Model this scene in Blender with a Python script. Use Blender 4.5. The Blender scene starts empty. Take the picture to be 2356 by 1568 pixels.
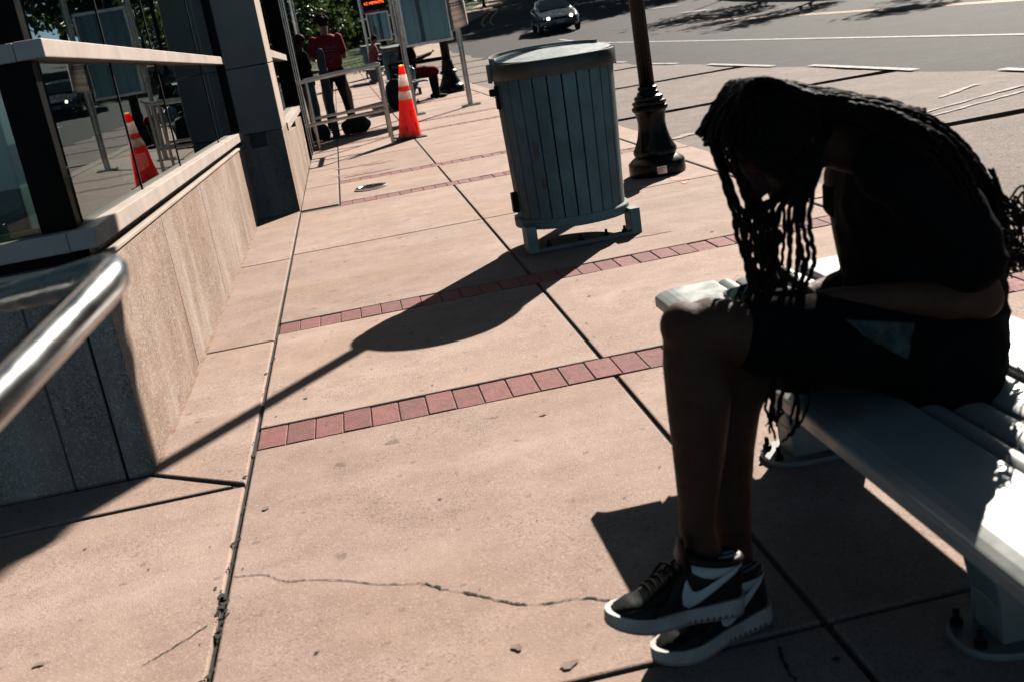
import bpy, bmesh, math, random
import numpy as np
from mathutils import Vector, Matrix, noise as mnoise

R = math.radians
V = Vector
SC = bpy.context.scene
COL = SC.collection

# ------------------------------------------------------------------ camera
YAW, PITCH, ROLL = R(6.2958), R(16.4144), R(-9.7068)
W0, H0, F0, CH = 2356.0, 1568.0, 2517.7, 1.30
_f = V((math.sin(YAW)*math.cos(PITCH), math.cos(YAW)*math.cos(PITCH), -math.sin(PITCH)))
_r = _f.cross(V((0, 0, 1))).normalized()
_u = _r.cross(_f)
CR = _r*math.cos(ROLL) + _u*math.sin(ROLL)
CU = -_r*math.sin(ROLL) + _u*math.cos(ROLL)
CF = _f
CP = V((0, 0, CH))
cam_d = bpy.data.cameras.new('camera')
cam = bpy.data.objects.new('camera', cam_d)
COL.objects.link(cam)
m3 = Matrix((CR, CU, -CF)).transposed()
cam.matrix_world = Matrix.Translation(CP) @ m3.to_4x4()
cam_d.sensor_width = 36.0
cam_d.lens = F0/W0*36.0
cam_d.clip_start = 0.05
cam_d.clip_end = 2000
cam_d.dof.use_dof = True
cam_d.dof.focus_distance = 6.0
cam_d.dof.aperture_fstop = 5.6
SC.camera = cam

# ------------------------------------------------------------------ sky, sun, exposure
SUN_AZ, SUN_EL = R(36.0), R(32.0)
w = bpy.data.worlds.new('World'); SC.world = w; w.use_nodes = True
nt = w.node_tree
sky = nt.nodes.new('ShaderNodeTexSky'); sky.sky_type = 'NISHITA'; sky.sun_disc = False
sky.altitude = 4500; sky.air_density = .22; sky.dust_density = 4.5; sky.ozone_density = 0.0
sky.sun_elevation = SUN_EL; sky.sun_rotation = SUN_AZ
tint = nt.nodes.new('ShaderNodeMix'); tint.data_type = 'RGBA'; tint.blend_type = 'MULTIPLY'; tint.inputs[0].default_value = 1.0
tint.inputs[7].default_value = (1.02, 1.12, .84, 1)      # the greenish cast of the photograph's open shade
nt.links.new(sky.outputs[0], tint.inputs[6]); nt.links.new(tint.outputs[2], nt.nodes['Background'].inputs[0])
nt.nodes['Background'].inputs[1].default_value = 0.10
sl = bpy.data.lights.new('sun', 'SUN'); sl.energy = 5.0; sl.angle = R(0.5); sl.color = (1.0, 0.93, 0.84)
sun = bpy.data.objects.new('sun', sl); COL.objects.link(sun)
SDIR = V((math.sin(SUN_AZ)*math.cos(SUN_EL), math.cos(SUN_AZ)*math.cos(SUN_EL), math.sin(SUN_EL)))
sun.rotation_euler = SDIR.to_track_quat('Z', 'Y').to_euler()
sun.location = (20, 30, 40)
SC.view_settings.view_transform = 'Standard'
SC.view_settings.look = 'None'
SC.view_settings.exposure = 1.05
SC.view_settings.gamma = 1.0
SC.render.engine = 'CYCLES'
SC.cycles.max_bounces = 6
SC.cycles.diffuse_bounces = 0
SC.cycles.transparent_max_bounces = 12
SC.cycles.use_denoising = True

# ------------------------------------------------------------------ photo pixel -> point in the place
def ray(x, y):
    return ((x-W0/2)*CR - (y-H0/2)*CU + F0*CF).normalized()
def PY(x, y, Y):
    d = ray(x, y); return CP + d*(Y/d.y)
def PX(x, y, X):
    d = ray(x, y); return CP + d*(X/d.x)
def PZ(x, y, z=0.0):
    d = ray(x, y); return CP + d*((z-CH)/d.z)
def depth(p): return (V(p)-CP).dot(CF)
def rpx(px, p): return px*depth(p)/F0
def hY(Y):
    if Y < 36: return 0.0
    t = Y-36
    return .0025*t*t if t < 10 else .25+.045*(t-10)

# ------------------------------------------------------------------ helpers
def tag(o, label=None, cat=None, group=None, kind=None):
    if label: o['label'] = label
    if cat: o['category'] = cat
    if group: o['group'] = group
    if kind: o['kind'] = kind
    return o
def thing(name, label, cat, loc=(0, 0, 0), rz=0.0, group=None):
    o = bpy.data.objects.new(name, None); COL.objects.link(o)
    o.empty_display_size = .1
    o.location = loc; o.rotation_euler = (0, 0, rz)
    return tag(o, label, cat, group)
def link_mesh(name, me, mat, parent=None):
    o = bpy.data.objects.new(name, me); COL.objects.link(o)
    if mat is not None: me.materials.append(mat)
    if parent is not None: o.parent = parent
    return o
def obj(name, bm, mat, parent=None, smooth=False, bevel=0, seg=2):
    bmesh.ops.recalc_face_normals(bm, faces=bm.faces)
    me = bpy.data.meshes.new(name); bm.to_mesh(me); bm.free()
    if smooth:
        me.polygons.foreach_set('use_smooth', [True]*len(me.polygons))
    o = link_mesh(name, me, mat, parent)
    if bevel:
        b = o.modifiers.new('bevel', 'BEVEL'); b.width = bevel; b.segments = seg; b.limit_method = 'ANGLE'; b.angle_limit = R(40)
    if smooth == 'auto':
        try:
            me.shade_smooth()
        except Exception: pass
        mod = o.modifiers.new('edges', 'EDGE_SPLIT'); mod.split_angle = R(38)
    return o
def NB(): return bmesh.new()
def box(bm, lo, hi, M=None):
    vs = []
    for z in (lo[2], hi[2]):
        for x, y in ((lo[0], lo[1]), (hi[0], lo[1]), (hi[0], hi[1]), (lo[0], hi[1])):
            p = V((x, y, z)); vs.append(bm.verts.new(M @ p if M else p))
    for f in ((3, 2, 1, 0), (4, 5, 6, 7), (0, 1, 5, 4), (1, 2, 6, 5), (2, 3, 7, 6), (3, 0, 4, 7)):
        bm.faces.new([vs[i] for i in f])
    return vs
def hexa(bm, pts):   # eight points, bottom four then top four
    vs = [bm.verts.new(p) for p in pts]
    for f in ((3, 2, 1, 0), (4, 5, 6, 7), (0, 1, 5, 4), (1, 2, 6, 5), (2, 3, 7, 6), (3, 0, 4, 7)):
        bm.faces.new([vs[i] for i in f])
def frame_axes(t, up=V((0, 0, 1))):
    t = t.normalized()
    if abs(t.dot(up)) > .97: up = V((1, 0, 0))
    a = up.cross(t).normalized(); b = t.cross(a)
    return a, b
def tube(bm, pts, rad, seg=12, cap=True, up=V((0, 0, 1)), flat=1.0, round_ends=False):
    pts = [V(p) for p in pts]; n = len(pts)
    if not hasattr(rad, '__len__'): rad = [rad]*n
    rings = []
    if round_ends:
        d0 = (pts[0]-pts[1]).normalized(); d1 = (pts[-1]-pts[-2]).normalized()
        P, Q = [], []
        for k in (80, 60, 35, 12): P.append(pts[0]+d0*rad[0]*math.sin(R(k))); Q.append(rad[0]*math.cos(R(k)))
        P += pts; Q += list(rad)
        for k in (12, 35, 60, 80): P.append(pts[-1]+d1*rad[-1]*math.sin(R(k))); Q.append(rad[-1]*math.cos(R(k)))
        pts, rad, n = P, Q, len(P)
    pa = None
    for i, p in enumerate(pts):
        t = (pts[min(i+1, n-1)]-pts[max(i-1, 0)])
        if t.length < 1e-9: t = V((0, 0, 1))
        t.normalize()
        if pa is None: a, b = frame_axes(t, up)
        else:
            a = (pa - t*pa.dot(t)).normalized(); b = t.cross(a)
        pa = a
        rings.append([bm.verts.new(p+(a*math.cos(2*math.pi*k/seg)+b*flat*math.sin(2*math.pi*k/seg))*rad[i]) for k in range(seg)])
    for i in range(n-1):
        for k in range(seg):
            bm.faces.new((rings[i][k], rings[i][(k+1) % seg], rings[i+1][(k+1) % seg], rings[i+1][k]))
    if cap:
        bm.faces.new(list(reversed(rings[0]))); bm.faces.new(rings[-1])
    return rings
def lathe(bm, prof, c=(0, 0, 0), seg=32, sx=1.0, sy=1.0, cap=True, flute=None):
    rings = []
    for j, (r, z) in enumerate(prof):
        ring = []
        for k in range(seg):
            a = 2*math.pi*k/seg
            rr = r*(1+(flute(j, a) if flute else 0))
            ring.append(bm.verts.new((c[0]+rr*sx*math.cos(a), c[1]+rr*sy*math.sin(a), c[2]+z)))
        rings.append(ring)
    for i in range(len(rings)-1):
        for k in range(seg):
            bm.faces.new((rings[i][k], rings[i][(k+1) % seg], rings[i+1][(k+1) % seg], rings[i+1][k]))
    if cap:
        bm.faces.new(list(reversed(rings[0]))); bm.faces.new(rings[-1])
    return rings
def prism(bm, poly, d):      # poly: list of points in 3-D, extruded by vector d
    a = [bm.verts.new(V(p)) for p in poly]; b = [bm.verts.new(V(p)+V(d)) for p in poly]
    n = len(poly)
    bm.faces.new(a); bm.faces.new(list(reversed(b)))
    for i in range(n): bm.faces.new((a[i], a[(i+1) % n], b[(i+1) % n], b[i]))
def spline(pts, n):
    pts = [V(p) for p in pts]; out = []
    P = [pts[0]*2-pts[1]]+pts+[pts[-1]*2-pts[-2]]
    m = len(pts)-1
    for i in range(n):
        u = i/(n-1)*m; k = min(int(u), m-1); t = u-k
        a, b, c, d = P[k:k+4]
        out.append(.5*((2*b)+(c-a)*t+(2*a-5*b+4*c-d)*t*t+(3*b-a-3*c+d)*t**3))
    return out
def lerp(a, b, t): return a+(b-a)*t

# ------------------------------------------------------------------ materials
def nmat(name):
    m = bpy.data.materials.new(name); m.use_nodes = True
    nt = m.node_tree; b = nt.nodes['Principled BSDF']
    return m, nt, b
def N(nt, t, **k):
    n = nt.nodes.new(t)
    for a, v in k.items():
        if a.startswith('i_'): n.inputs[a[2:].replace('_', ' ')].default_value = v
        else: setattr(n, a, v)
    return n
def coords(nt, which='Object', scale=(1, 1, 1)):
    tc = N(nt, 'ShaderNodeTexCoord'); mp = N(nt, 'ShaderNodeMapping'); mp.inputs['Scale'].default_value = scale
    nt.links.new(tc.outputs[which], mp.inputs[0]); return mp.outputs[0]
def noise_fac(nt, co, scale, detail=4, rough=.6, lo=.35, hi=.65):
    n = N(nt, 'ShaderNodeTexNoise'); n.inputs['Scale'].default_value = scale; n.inputs['Detail'].default_value = detail; n.inputs['Roughness'].default_value = rough
    nt.links.new(co, n.inputs['Vector'])
    mr = N(nt, 'ShaderNodeMapRange'); mr.inputs[1].default_value = lo; mr.inputs[2].default_value = hi
    nt.links.new(n.outputs[0], mr.inputs[0]); return mr.outputs[0]
def mixc(nt, fac, a, b, mode='MIX'):
    mx = N(nt, 'ShaderNodeMix', data_type='RGBA', blend_type=mode)
    for sock, v in ((6, a), (7, b)):
        if isinstance(v, (tuple, list)): mx.inputs[sock].default_value = (*v, 1)
        else: nt.links.new(v, mx.inputs[sock])
    if isinstance(fac, (int, float)): mx.inputs[0].default_value = fac
    else: nt.links.new(fac, mx.inputs[0])
    return mx.outputs[2]
def bump(nt, b, h, strength=.3, dist=.01):
    bp = N(nt, 'ShaderNodeBump'); bp.inputs['Strength'].default_value = strength; bp.inputs['Distance'].default_value = dist
    nt.links.new(h, bp.inputs['Height']); nt.links.new(bp.outputs[0], b.inputs['Normal'])
def simple(name, c, rough=.5, metal=0., var=.12, scale=6., spec=.5, coat=0., bumps=0., bscale=60., c2=None, lo=.35, hi=.65):
    m, nt, b = nmat(name)
    co = coords(nt)
    f = noise_fac(nt, co, scale, 5, .6, lo, hi)
    d = c2 or tuple(x*(1-2*var) for x in c)
    nt.links.new(mixc(nt, f, d, c), b.inputs['Base Color'])
    f2 = noise_fac(nt, co, scale*3.1, 4)
    mr = N(nt, 'ShaderNodeMapRange'); mr.inputs[3].default_value = max(rough-.08, .02); mr.inputs[4].default_value = min(rough+.08, 1)
    nt.links.new(f2, mr.inputs[0]); nt.links.new(mr.outputs[0], b.inputs['Roughness'])
    b.inputs['Metallic'].default_value = metal
    b.inputs['Specular IOR Level'].default_value = spec
    b.inputs['Coat Weight'].default_value = coat; b.inputs['Coat Roughness'].default_value = .08
    if bumps: bump(nt, b, noise_fac(nt, co, bscale, 3, .6, .2, .8), bumps, .004)
    return m
def concrete(name, c, dark, agg=(.12, .09, .075), pale=(.62, .5, .43), rough=.85, stain=1.0, agg_amt=.5, sc=1.0, isl=0., streak=False, bmp=.5, spec=.3):
    m, nt, b = nmat(name)
    co = coords(nt)
    big = noise_fac(nt, co, .9, 6, .65, .3, .72)
    mid = noise_fac(nt, co, 5.5, 6, .7, .35, .7)
    col = mixc(nt, big, dark, c)
    mm = N(nt, 'ShaderNodeMath', operation='MULTIPLY'); nt.links.new(mid, mm.inputs[0]); mm.inputs[1].default_value = .55*stain
    col = mixc(nt, mm.outputs[0], col, tuple(x*.72 for x in dark))
    # blotches, gum and spots with a shape of their own
    sp = noise_fac(nt, co, 9.0, 2, .4, .70, .74)
    mm2 = N(nt, 'ShaderNodeMath', operation='MULTIPLY'); nt.links.new(sp, mm2.inputs[0]); mm2.inputs[1].default_value = .55*stain
    col = mixc(nt, mm2.outputs[0], col, tuple(x*.4 for x in dark))
    # exposed aggregate: dark and pale grains
    vo = N(nt, 'ShaderNodeTexVoronoi'); vo.inputs['Scale'].default_value = 150*sc; nt.links.new(co, vo.inputs['Vector'])
    sep = N(nt, 'ShaderNodeSeparateColor'); nt.links.new(vo.outputs['Color'], sep.inputs[0])
    g1 = N(nt, 'ShaderNodeMapRange'); g1.inputs[1].default_value = .78; g1.inputs[2].default_value = .86; nt.links.new(sep.outputs[0], g1.inputs[0])
    patch = noise_fac(nt, co, 2.2, 4, .6, .38, .6)
    ga = N(nt, 'ShaderNodeMath', operation='MULTIPLY'); nt.links.new(g1.outputs[0], ga.inputs[0]); nt.links.new(patch, ga.inputs[1])
    gb = N(nt, 'ShaderNodeMath', operation='MULTIPLY'); nt.links.new(ga.outputs[0], gb.inputs[0]); gb.inputs[1].default_value = agg_amt
    col = mixc(nt, gb.outputs[0], col, agg)
    g2 = N(nt, 'ShaderNodeMapRange'); g2.inputs[1].default_value = .84; g2.inputs[2].default_value = .92; nt.links.new(sep.outputs[1], g2.inputs[0])
    gc = N(nt, 'ShaderNodeMath', operation='MULTIPLY'); nt.links.new(g2.outputs[0], gc.inputs[0]); gc.inputs[1].default_value = agg_amt*.9
    col = mixc(nt, gc.outputs[0], col, pale)
    if streak:      # run-off streaks down the face
        cs_ = coords(nt, 'Object', (3.2, 3.2, .45)); st = noise_fac(nt, cs_, 1.0, 5, .65, .48, .72)
        m3_ = N(nt, 'ShaderNodeMath', operation='MULTIPLY'); nt.links.new(st, m3_.inputs[0]); m3_.inputs[1].default_value = .5
        col = mixc(nt, m3_.outputs[0], col, (.66, .58, .53))
        cs2 = coords(nt, 'Object', (2.6, 2.6, .6)); mp_ = noise_fac(nt, cs2, 1.3, 4, .6, .55, .75)
        m4_ = N(nt, 'ShaderNodeMath', operation='MULTIPLY'); nt.links.new(mp_, m4_.inputs[0]); m4_.inputs[1].default_value = .6
        col = mixc(nt, m4_.outputs[0], col, (.17, .11, .08))
    if isl:         # every slab cast a little lighter or darker
        ge = N(nt, 'ShaderNodeNewGeometry'); mr_ = N(nt, 'ShaderNodeMapRange'); mr_.inputs[3].default_value = 1-isl; mr_.inputs[4].default_value = 1+isl*.7
        nt.links.new(ge.outputs['Random Per Island'], mr_.inputs[0])
        hs = N(nt, 'ShaderNodeHueSaturation'); nt.links.new(mr_.outputs[0], hs.inputs['Value']); nt.links.new(col, hs.inputs['Color']); col = hs.outputs[0]
        # long soft scuffs and damp marks
        sw = coords(nt, 'Object', (.5, 2.2, 1)); wv = noise_fac(nt, sw, 1.1, 5, .6, .5, .78)
        m5_ = N(nt, 'ShaderNodeMath', operation='MULTIPLY'); nt.links.new(wv, m5_.inputs[0]); m5_.inputs[1].default_value = .38
        col = mixc(nt, m5_.outputs[0], col, (.55, .43, .375))
        ow = noise_fac(nt, co, .75, 5, .6, .5, .74)
        m7_ = N(nt, 'ShaderNodeMath', operation='MULTIPLY'); nt.links.new(ow, m7_.inputs[0]); m7_.inputs[1].default_value = .55
        col = mixc(nt, m7_.outputs[0], col, (.40, .245, .165))
        gm = noise_fac(nt, co, 23, 2, .35, .70, .73)
        m6_ = N(nt, 'ShaderNodeMath', operation='MULTIPLY'); nt.links.new(gm, m6_.inputs[0]); m6_.inputs[1].default_value = .45
        col = mixc(nt, m6_.outputs[0], col, (.15, .11, .09))
    nt.links.new(col, b.inputs['Base Color'])
    b.inputs['Roughness'].default_value = rough; b.inputs['Specular IOR Level'].default_value = spec
    fine = noise_fac(nt, co, 260*sc, 3, .7, .25, .75)
    hh = N(nt, 'ShaderNodeMath', operation='ADD'); nt.links.new(fine, hh.inputs[0]); nt.links.new(vo.outputs['Distance'], hh.inputs[1])
    bump(nt, b, hh.outputs[0], bmp, .004)
    return m
M = {}
M['pave'] = concrete('pink_concrete', (.50, .368, .315), (.36, .25, .20), pale=(.54,.42,.36), agg_amt=.5, sc=1.25, stain=1.15, isl=.10, bmp=.32, spec=.2)
M['pad'] = concrete('road_concrete', (.275, .222, .20), (.205, .162, .142), agg=(.05, .043, .04), pale=(.38,.32,.29), agg_amt=.9, spec=.12, stain=1.2)
M['asphalt'] = concrete('asphalt', (.060, .057, .055), (.036, .034, .033), agg=(.015, .015, .015), pale=(.13, .125, .12), agg_amt=.8, stain=1.0, spec=.12)
M['seal'] = simple('joint_sealant', (.006, .006, .006), .9, var=.3, scale=20, spec=0.)
M['joint'] = simple('joint_dirt', (.035, .03, .025), .95, var=.3, scale=20)
M['granite'] = concrete('speckled_granite', (.50, .385, .32), (.30, .195, .14), agg=(.07, .055, .045), pale=(.66, .57, .52), agg_amt=.75, stain=1.2, rough=.6, sc=1.35, streak=True, bmp=.3, spec=.08)
M['stone'] = simple('smooth_limestone', (.52, .415, .35), .8, var=.1, scale=2.5, spec=.06, bumps=.05)
M['sill'] = simple('painted_aluminium', (.52, .43, .38), .6, var=.10, scale=5, spec=.08)
M['dark_metal'] = simple('dark_bronze_metal', (.006, .006, .0055), .5, var=.2, scale=5, spec=.03)
M['brick'] = simple('red_paver', (.235, .082, .074), .85, var=.2, scale=18, bumps=.5, bscale=120, c2=(.17, .062, .055))
nt = M['brick'].node_tree; b_ = nt.nodes['Principled BSDF']; lk_ = b_.inputs['Base Color'].links[0].from_socket
ge = N(nt, 'ShaderNodeNewGeometry'); mr_ = N(nt, 'ShaderNodeMapRange'); mr_.inputs[3].default_value = .84; mr_.inputs[4].default_value = 1.14
nt.links.new(ge.outputs['Random Per Island'], mr_.inputs[0]); hs = N(nt, 'ShaderNodeHueSaturation'); nt.links.new(mr_.outputs[0], hs.inputs['Value']); nt.links.new(lk_, hs.inputs['Color']); nt.links.new(hs.outputs[0], b_.inputs['Base Color'])
M['steel'] = simple('brushed_stainless', (.52, .52, .51), .22, 1.0, var=.06, scale=3)
M['steel_dull'] = simple('worn_stainless', (.42, .41, .39), .34, 1.0, var=.15, scale=8)
M['black_gloss'] = simple('glossy_black_paint', (.008, .010, .011), .3, var=.2, scale=7, spec=.14)
M['bin'] = simple('grey_green_powder_coat', (.34, .375, .345), .55, var=.18, scale=5, spec=.12)
M['bin_dark'] = simple('dark_green_rim', (.018, .022, .021), .45, var=.15, scale=6)
M['bin_lid'] = simple('pale_lid_paint', (.30, .34, .335), .45, var=.15, scale=7)
M['black'] = simple('black_plastic', (.008, .008, .008), .6, var=.2, scale=9, spec=.1)
M['bench'] = simple('satin_bench_paint', (.27, .285, .27), .42, var=.08, scale=5, spec=1.0)
M['bench_iron'] = simple('cast_bench_grey', (.20, .21, .195), .5, var=.15, scale=9)
M['cone'] = simple('orange_cone_rubber', (.92, .075, .022), .5, var=.1, scale=7, c2=(.8, .05, .018))
M['cone_black'] = simple('black_rubber', (.012, .011, .011), .7, var=.3, scale=20)
M['reflective'] = simple('reflective_sleeve', (.55, .45, .42), .4, var=.2, scale=14, c2=(.38, .3, .28))
M['white_paint'] = simple('worn_road_white', (.46, .44, .41), .8, var=.15, scale=9, c2=(.22, .205, .19), lo=.32, hi=.56, spec=.1)
M['white_old'] = simple('faded_road_white', (.44, .41, .38), .8, scale=22, spec=.1, c2=(.26, .215, .19), lo=.4, hi=.6)
M['yellow'] = simple('road_yellow', (.62, .27, .075), .7, scale=9, c2=(.36, .18, .08))
M['grass'] = simple('grass_green', (.06, .10, .025), .8, var=.3, scale=3)
M['soil'] = simple('tan_path', (.42, .29, .21), .9, var=.2, scale=2)
M['leaf'] = simple('leaf_green', (.055, .085, .025), .5, var=.3, scale=.6, c2=(.028, .05, .016))
M['leaf_dark'] = simple('dark_leaf_green', (.04, .065, .024), .5, var=.3, scale=.6, c2=(.02, .036, .014))
M['bark'] = simple('bark', (.10, .075, .055), .9, var=.3, scale=8, bumps=.6, bscale=25)
M['skin'] = simple('brown_skin', (.072, .035, .022), .68, var=.15, scale=14, spec=.14, bumps=.25, bscale=140)
M['skin_pale'] = simple('light_skin', (.27, .135, .09), .5, var=.08, scale=6)
M['cloth_black'] = simple('black_cotton', (.0055, .0055, .006), .95, var=.2, scale=12, spec=.04, bumps=.2, bscale=40)
M['cloth_navy'] = simple('dark_navy_cloth', (.012, .014, .018), .9, var=.2, scale=9, spec=.2)
M['hair'] = simple('black_braids', (.0045, .0042, .0042), .62, var=.2, scale=40, spec=.04)
M['hair_brown'] = simple('brown_hair', (.045, .018, .008), .8, var=.3, scale=30, spec=.05)
M['cloth_red'] = simple('red_cotton', (.36, .022, .028), .85, var=.15, scale=5, spec=.2)
M['cloth_teal'] = simple('teal_print_cloth', (.045, .12, .12), .85, scale=9, c2=(.015, .04, .045), lo=.45, hi=.55)
M['cloth_coral'] = simple('coral_cloth', (.55, .11, .08), .85, var=.15, scale=5)
M['sole'] = simple('off_white_rubber', (.50, .46, .42), .6, var=.1, scale=12, c2=(.36, .30, .27))
M['sole_red'] = simple('reddish_outsole', (.34, .22, .19), .7, var=.1, scale=12)
M['leather_black'] = simple('black_leather', (.008, .009, .010), .5, var=.2, scale=14, spec=.15, bumps=.15, bscale=90)
M['leather_white'] = simple('white_leather', (.52, .51, .49), .45, var=.06, scale=10)
M['phone'] = simple('phone_case', (.20, .23, .26), .25, var=.05, scale=5)
M['case_back'] = simple('grey_poster_panel', (.25, .29, .28), .5, var=.08, scale=2)
M['case_dark'] = simple('grey_panel_strip', (.11, .13, .125), .5, var=.08, scale=2)
M['paper'] = simple('printed_paper', (.62, .56, .53), .8, var=.06, scale=3)
def waxy(m, w, r_):
    b = m.node_tree.nodes['Principled BSDF']; b.inputs['Subsurface Weight'].default_value = w; b.inputs['Subsurface Radius'].default_value = r_; b.inputs['Subsurface Scale'].default_value = 1.0
def sheer(m, c, k):
    nt = m.node_tree; b = nt.nodes['Principled BSDF']; out = nt.nodes['Material Output']
    t_ = N(nt, 'ShaderNodeBsdfTranslucent'); t_.inputs[0].default_value = (*c, 1); mx = N(nt, 'ShaderNodeMixShader'); mx.inputs[0].default_value = k
    nt.links.new(b.outputs[0], mx.inputs[1]); nt.links.new(t_.outputs[0], mx.inputs[2]); nt.links.new(mx.outputs[0], out.inputs[0])
waxy(M['cone'], 1.0, (.55, .09, .05)); waxy(M['reflective'], 1.0, (.6, .48, .44))
sheer(M['paper'], (.6, .52, .48), .5)
for k_, c_ in (('leaf', (.09, .14, .03)), ('leaf_dark', (.05, .085, .02)), ('grass', (.09, .15, .03))): sheer(M[k_], c_, .4)
M['ink'] = simple('grey_ink', (.10, .10, .13), .8, var=.1, scale=5)
M['car'] = simple('dark_blue_car_paint', (.010, .022, .034), .25, var=.1, scale=2, spec=.4, coat=.4)
M['tyre'] = simple('tyre_rubber', (.012, .012, .012), .8, var=.2, scale=20)
M['alloy'] = simple('alloy_wheel', (.35, .36, .37), .3, 1.0, var=.1, scale=8)
M['chrome'] = simple('chrome', (.6, .6, .6), .12, 1.0, var=.03, scale=5)
M['plate'] = simple('number_plate', (.55, .57, .56), .5, var=.08, scale=9)
M['sign_red'] = simple('stop_sign_red', (.42, .02, .025), .5, var=.08, scale=4)
M['sign_white'] = simple('sign_white', (.6, .58, .56), .5, var=.05, scale=4)
M['rust'] = simple('rust_stain', (.25, .135, .085), .9, scale=14, c2=(.38, .265, .21), lo=.35, hi=.62)
M['dirt'] = simple('dark_stain', (.27, .195, .16), .95, scale=30, c2=(.19, .135, .11))
M['red_mark'] = simple('red_spray_mark', (.55, .10, .07), .85, scale=30, c2=(.6, .38, .3), lo=.4, hi=.6)
M['bag_dark'] = simple('dark_grey_bag', (.022, .03, .034), .8, spec=.1, var=.25, scale=8, bumps=.3, bscale=12)
M['bag_blue'] = simple('pale_blue_bag', (.20, .36, .46), .35, var=.2, scale=8)
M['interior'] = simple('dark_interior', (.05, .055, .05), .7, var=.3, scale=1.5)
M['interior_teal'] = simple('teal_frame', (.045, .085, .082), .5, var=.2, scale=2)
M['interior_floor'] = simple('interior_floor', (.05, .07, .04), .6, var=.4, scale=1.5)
M['tactile'] = simple('yellow_tactile', (.50, .30, .12), .8, var=.1, scale=8)
M['post_grey'] = simple('grey_painted_post', (.07, .09, .094), .55, var=.1, scale=6, spec=.15)

def emis(name, c, s):
    m, nt, b = nmat(name)
    b.inputs['Base Color'].default_value = (*c, 1)
    f = noise_fac(nt, coords(nt), 30, 2)
    b.inputs['Emission Color'].default_value = (*c, 1); b.inputs['Emission Strength'].default_value = s
    mr = N(nt, 'ShaderNodeMapRange'); mr.inputs[3].default_value = s*.7; mr.inputs[4].default_value = s*1.2
    nt.links.new(f, mr.inputs[0]); nt.links.new(mr.outputs[0], b.inputs['Emission Strength'])
    return m
M['led'] = emis('led_orange', (1.0, .10, .02), 2.2)
M['lamp'] = emis('headlight_lamp', (1.0, .80, .62), 3.0)

def glass(name, tint, ior=1.75, rough=.0, refl=1.0):
    m, nt, b = nmat(name)
    nt.nodes.remove(b)
    out = nt.nodes['Material Output']
    fr = N(nt, 'ShaderNodeFresnel'); fr.inputs[0].default_value = ior
    tr = N(nt, 'ShaderNodeBsdfTransparent'); tr.inputs[0].default_value = (*tint, 1)
    gl = N(nt, 'ShaderNodeBsdfGlossy'); gl.inputs[0].default_value = (.82*refl, .93*refl, .93*refl, 1); gl.inputs['Roughness'].default_value = rough
    mx = N(nt, 'ShaderNodeMixShader')
    # faint dirt and ripple on the pane
    co = coords(nt, 'Object', (1, 1, 1))
    nz = N(nt, 'ShaderNodeTexNoise'); nz.inputs['Scale'].default_value = 1.4; nt.links.new(co, nz.inputs['Vector'])
    bp = N(nt, 'ShaderNodeBump'); bp.inputs['Strength'].default_value = .035; bp.inputs['Distance'].default_value = .02
    nt.links.new(nz.outputs[0], bp.inputs['Height']); nt.links.new(bp.outputs[0], gl.inputs['Normal'])
    geo = N(nt, 'ShaderNodeNewGeometry'); mm = N(nt, 'ShaderNodeMath', operation='MULTIPLY')
    inv = N(nt, 'ShaderNodeMath', operation='SUBTRACT'); inv.inputs[0].default_value = 1.0; nt.links.new(geo.outputs['Backfacing'], inv.inputs[1])
    nt.links.new(fr.outputs[0], mm.inputs[0]); nt.links.new(inv.outputs[0], mm.inputs[1])
    nt.links.new(mm.outputs[0], mx.inputs[0]); nt.links.new(tr.outputs[0], mx.inputs[1]); nt.links.new(gl.outputs[0], mx.inputs[2])
    nt.links.new(mx.outputs[0], out.inputs[0])
    return m
M['glass'] = glass('tinted_glass', (.30, .38, .37), 1.6)
M['glass_clear'] = glass('clear_glass', (.80, .86, .85), 1.5)
M['glass_car'] = glass('car_glass', (.25, .30, .31), 1.55)

# ------------------------------------------------------------------ ground: road, bus pad, pavement
def sheet(name, xs, ys, z, mat, xf=None, parent=None):
    bm = NB(); g = []
    for y in ys:
        g.append([bm.verts.new(((xf(x, y) if xf else x), y, z+hY(y))) for x in xs])
    for j in range(len(ys)-1):
        for i in range(len(xs)-1):
            bm.faces.new((g[j][i], g[j][i+1], g[j+1][i+1], g[j+1][i]))
    o = obj(name, bm, mat, parent, smooth=True); tag(o, kind='structure'); return o
YS = [-12, 0, 12, 24, 36, 38, 40, 42, 44, 46, 60, 90, 140, 220]
def RX(X, Y): return X-.027*(Y-14)       # the street runs a little askew of the pavement
sheet('road', [-90, -20, 0, 20, 60, 140], YS, -.14, M['asphalt'])
KX = 2.77
# concrete bus pad along the kerb: slabs with open dark joints
rng = random.Random(4)
def pad_edge(Y):
    base = {True: 6.75-.056*(Y-13)}[True]
    return max(base, 4.4)+.07*math.sin(Y*1.3)+.05*math.sin(Y*2.9+1)
pj = [-6, -1, 3.6, 8.35, 13.05, 17.62, 22.1, 26.6, 31.1, 35.6, 40.1, 44.6, 48.6]
bm = NB()
for a, b in zip(pj[:-1], pj[1:]):
    n = 12
    rows = []
    for k in range(n+1):
        y = lerp(a+.03, b-.03, k/n)
        e = pad_edge(y)
        rows.append([bm.verts.new((lerp(KX-.1, e, i/4), y-.0*i, -.128+hY(y)-(.0 if i < 4 else .008))) for i in range(5)])
    for k in range(n):
        for i in range(4): bm.faces.new((rows[k][i], rows[k][i+1], rows[k+1][i+1], rows[k+1][i]))
tag(obj('road_slabs', bm, M['pad']), kind='structure')
bm = NB()
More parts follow.
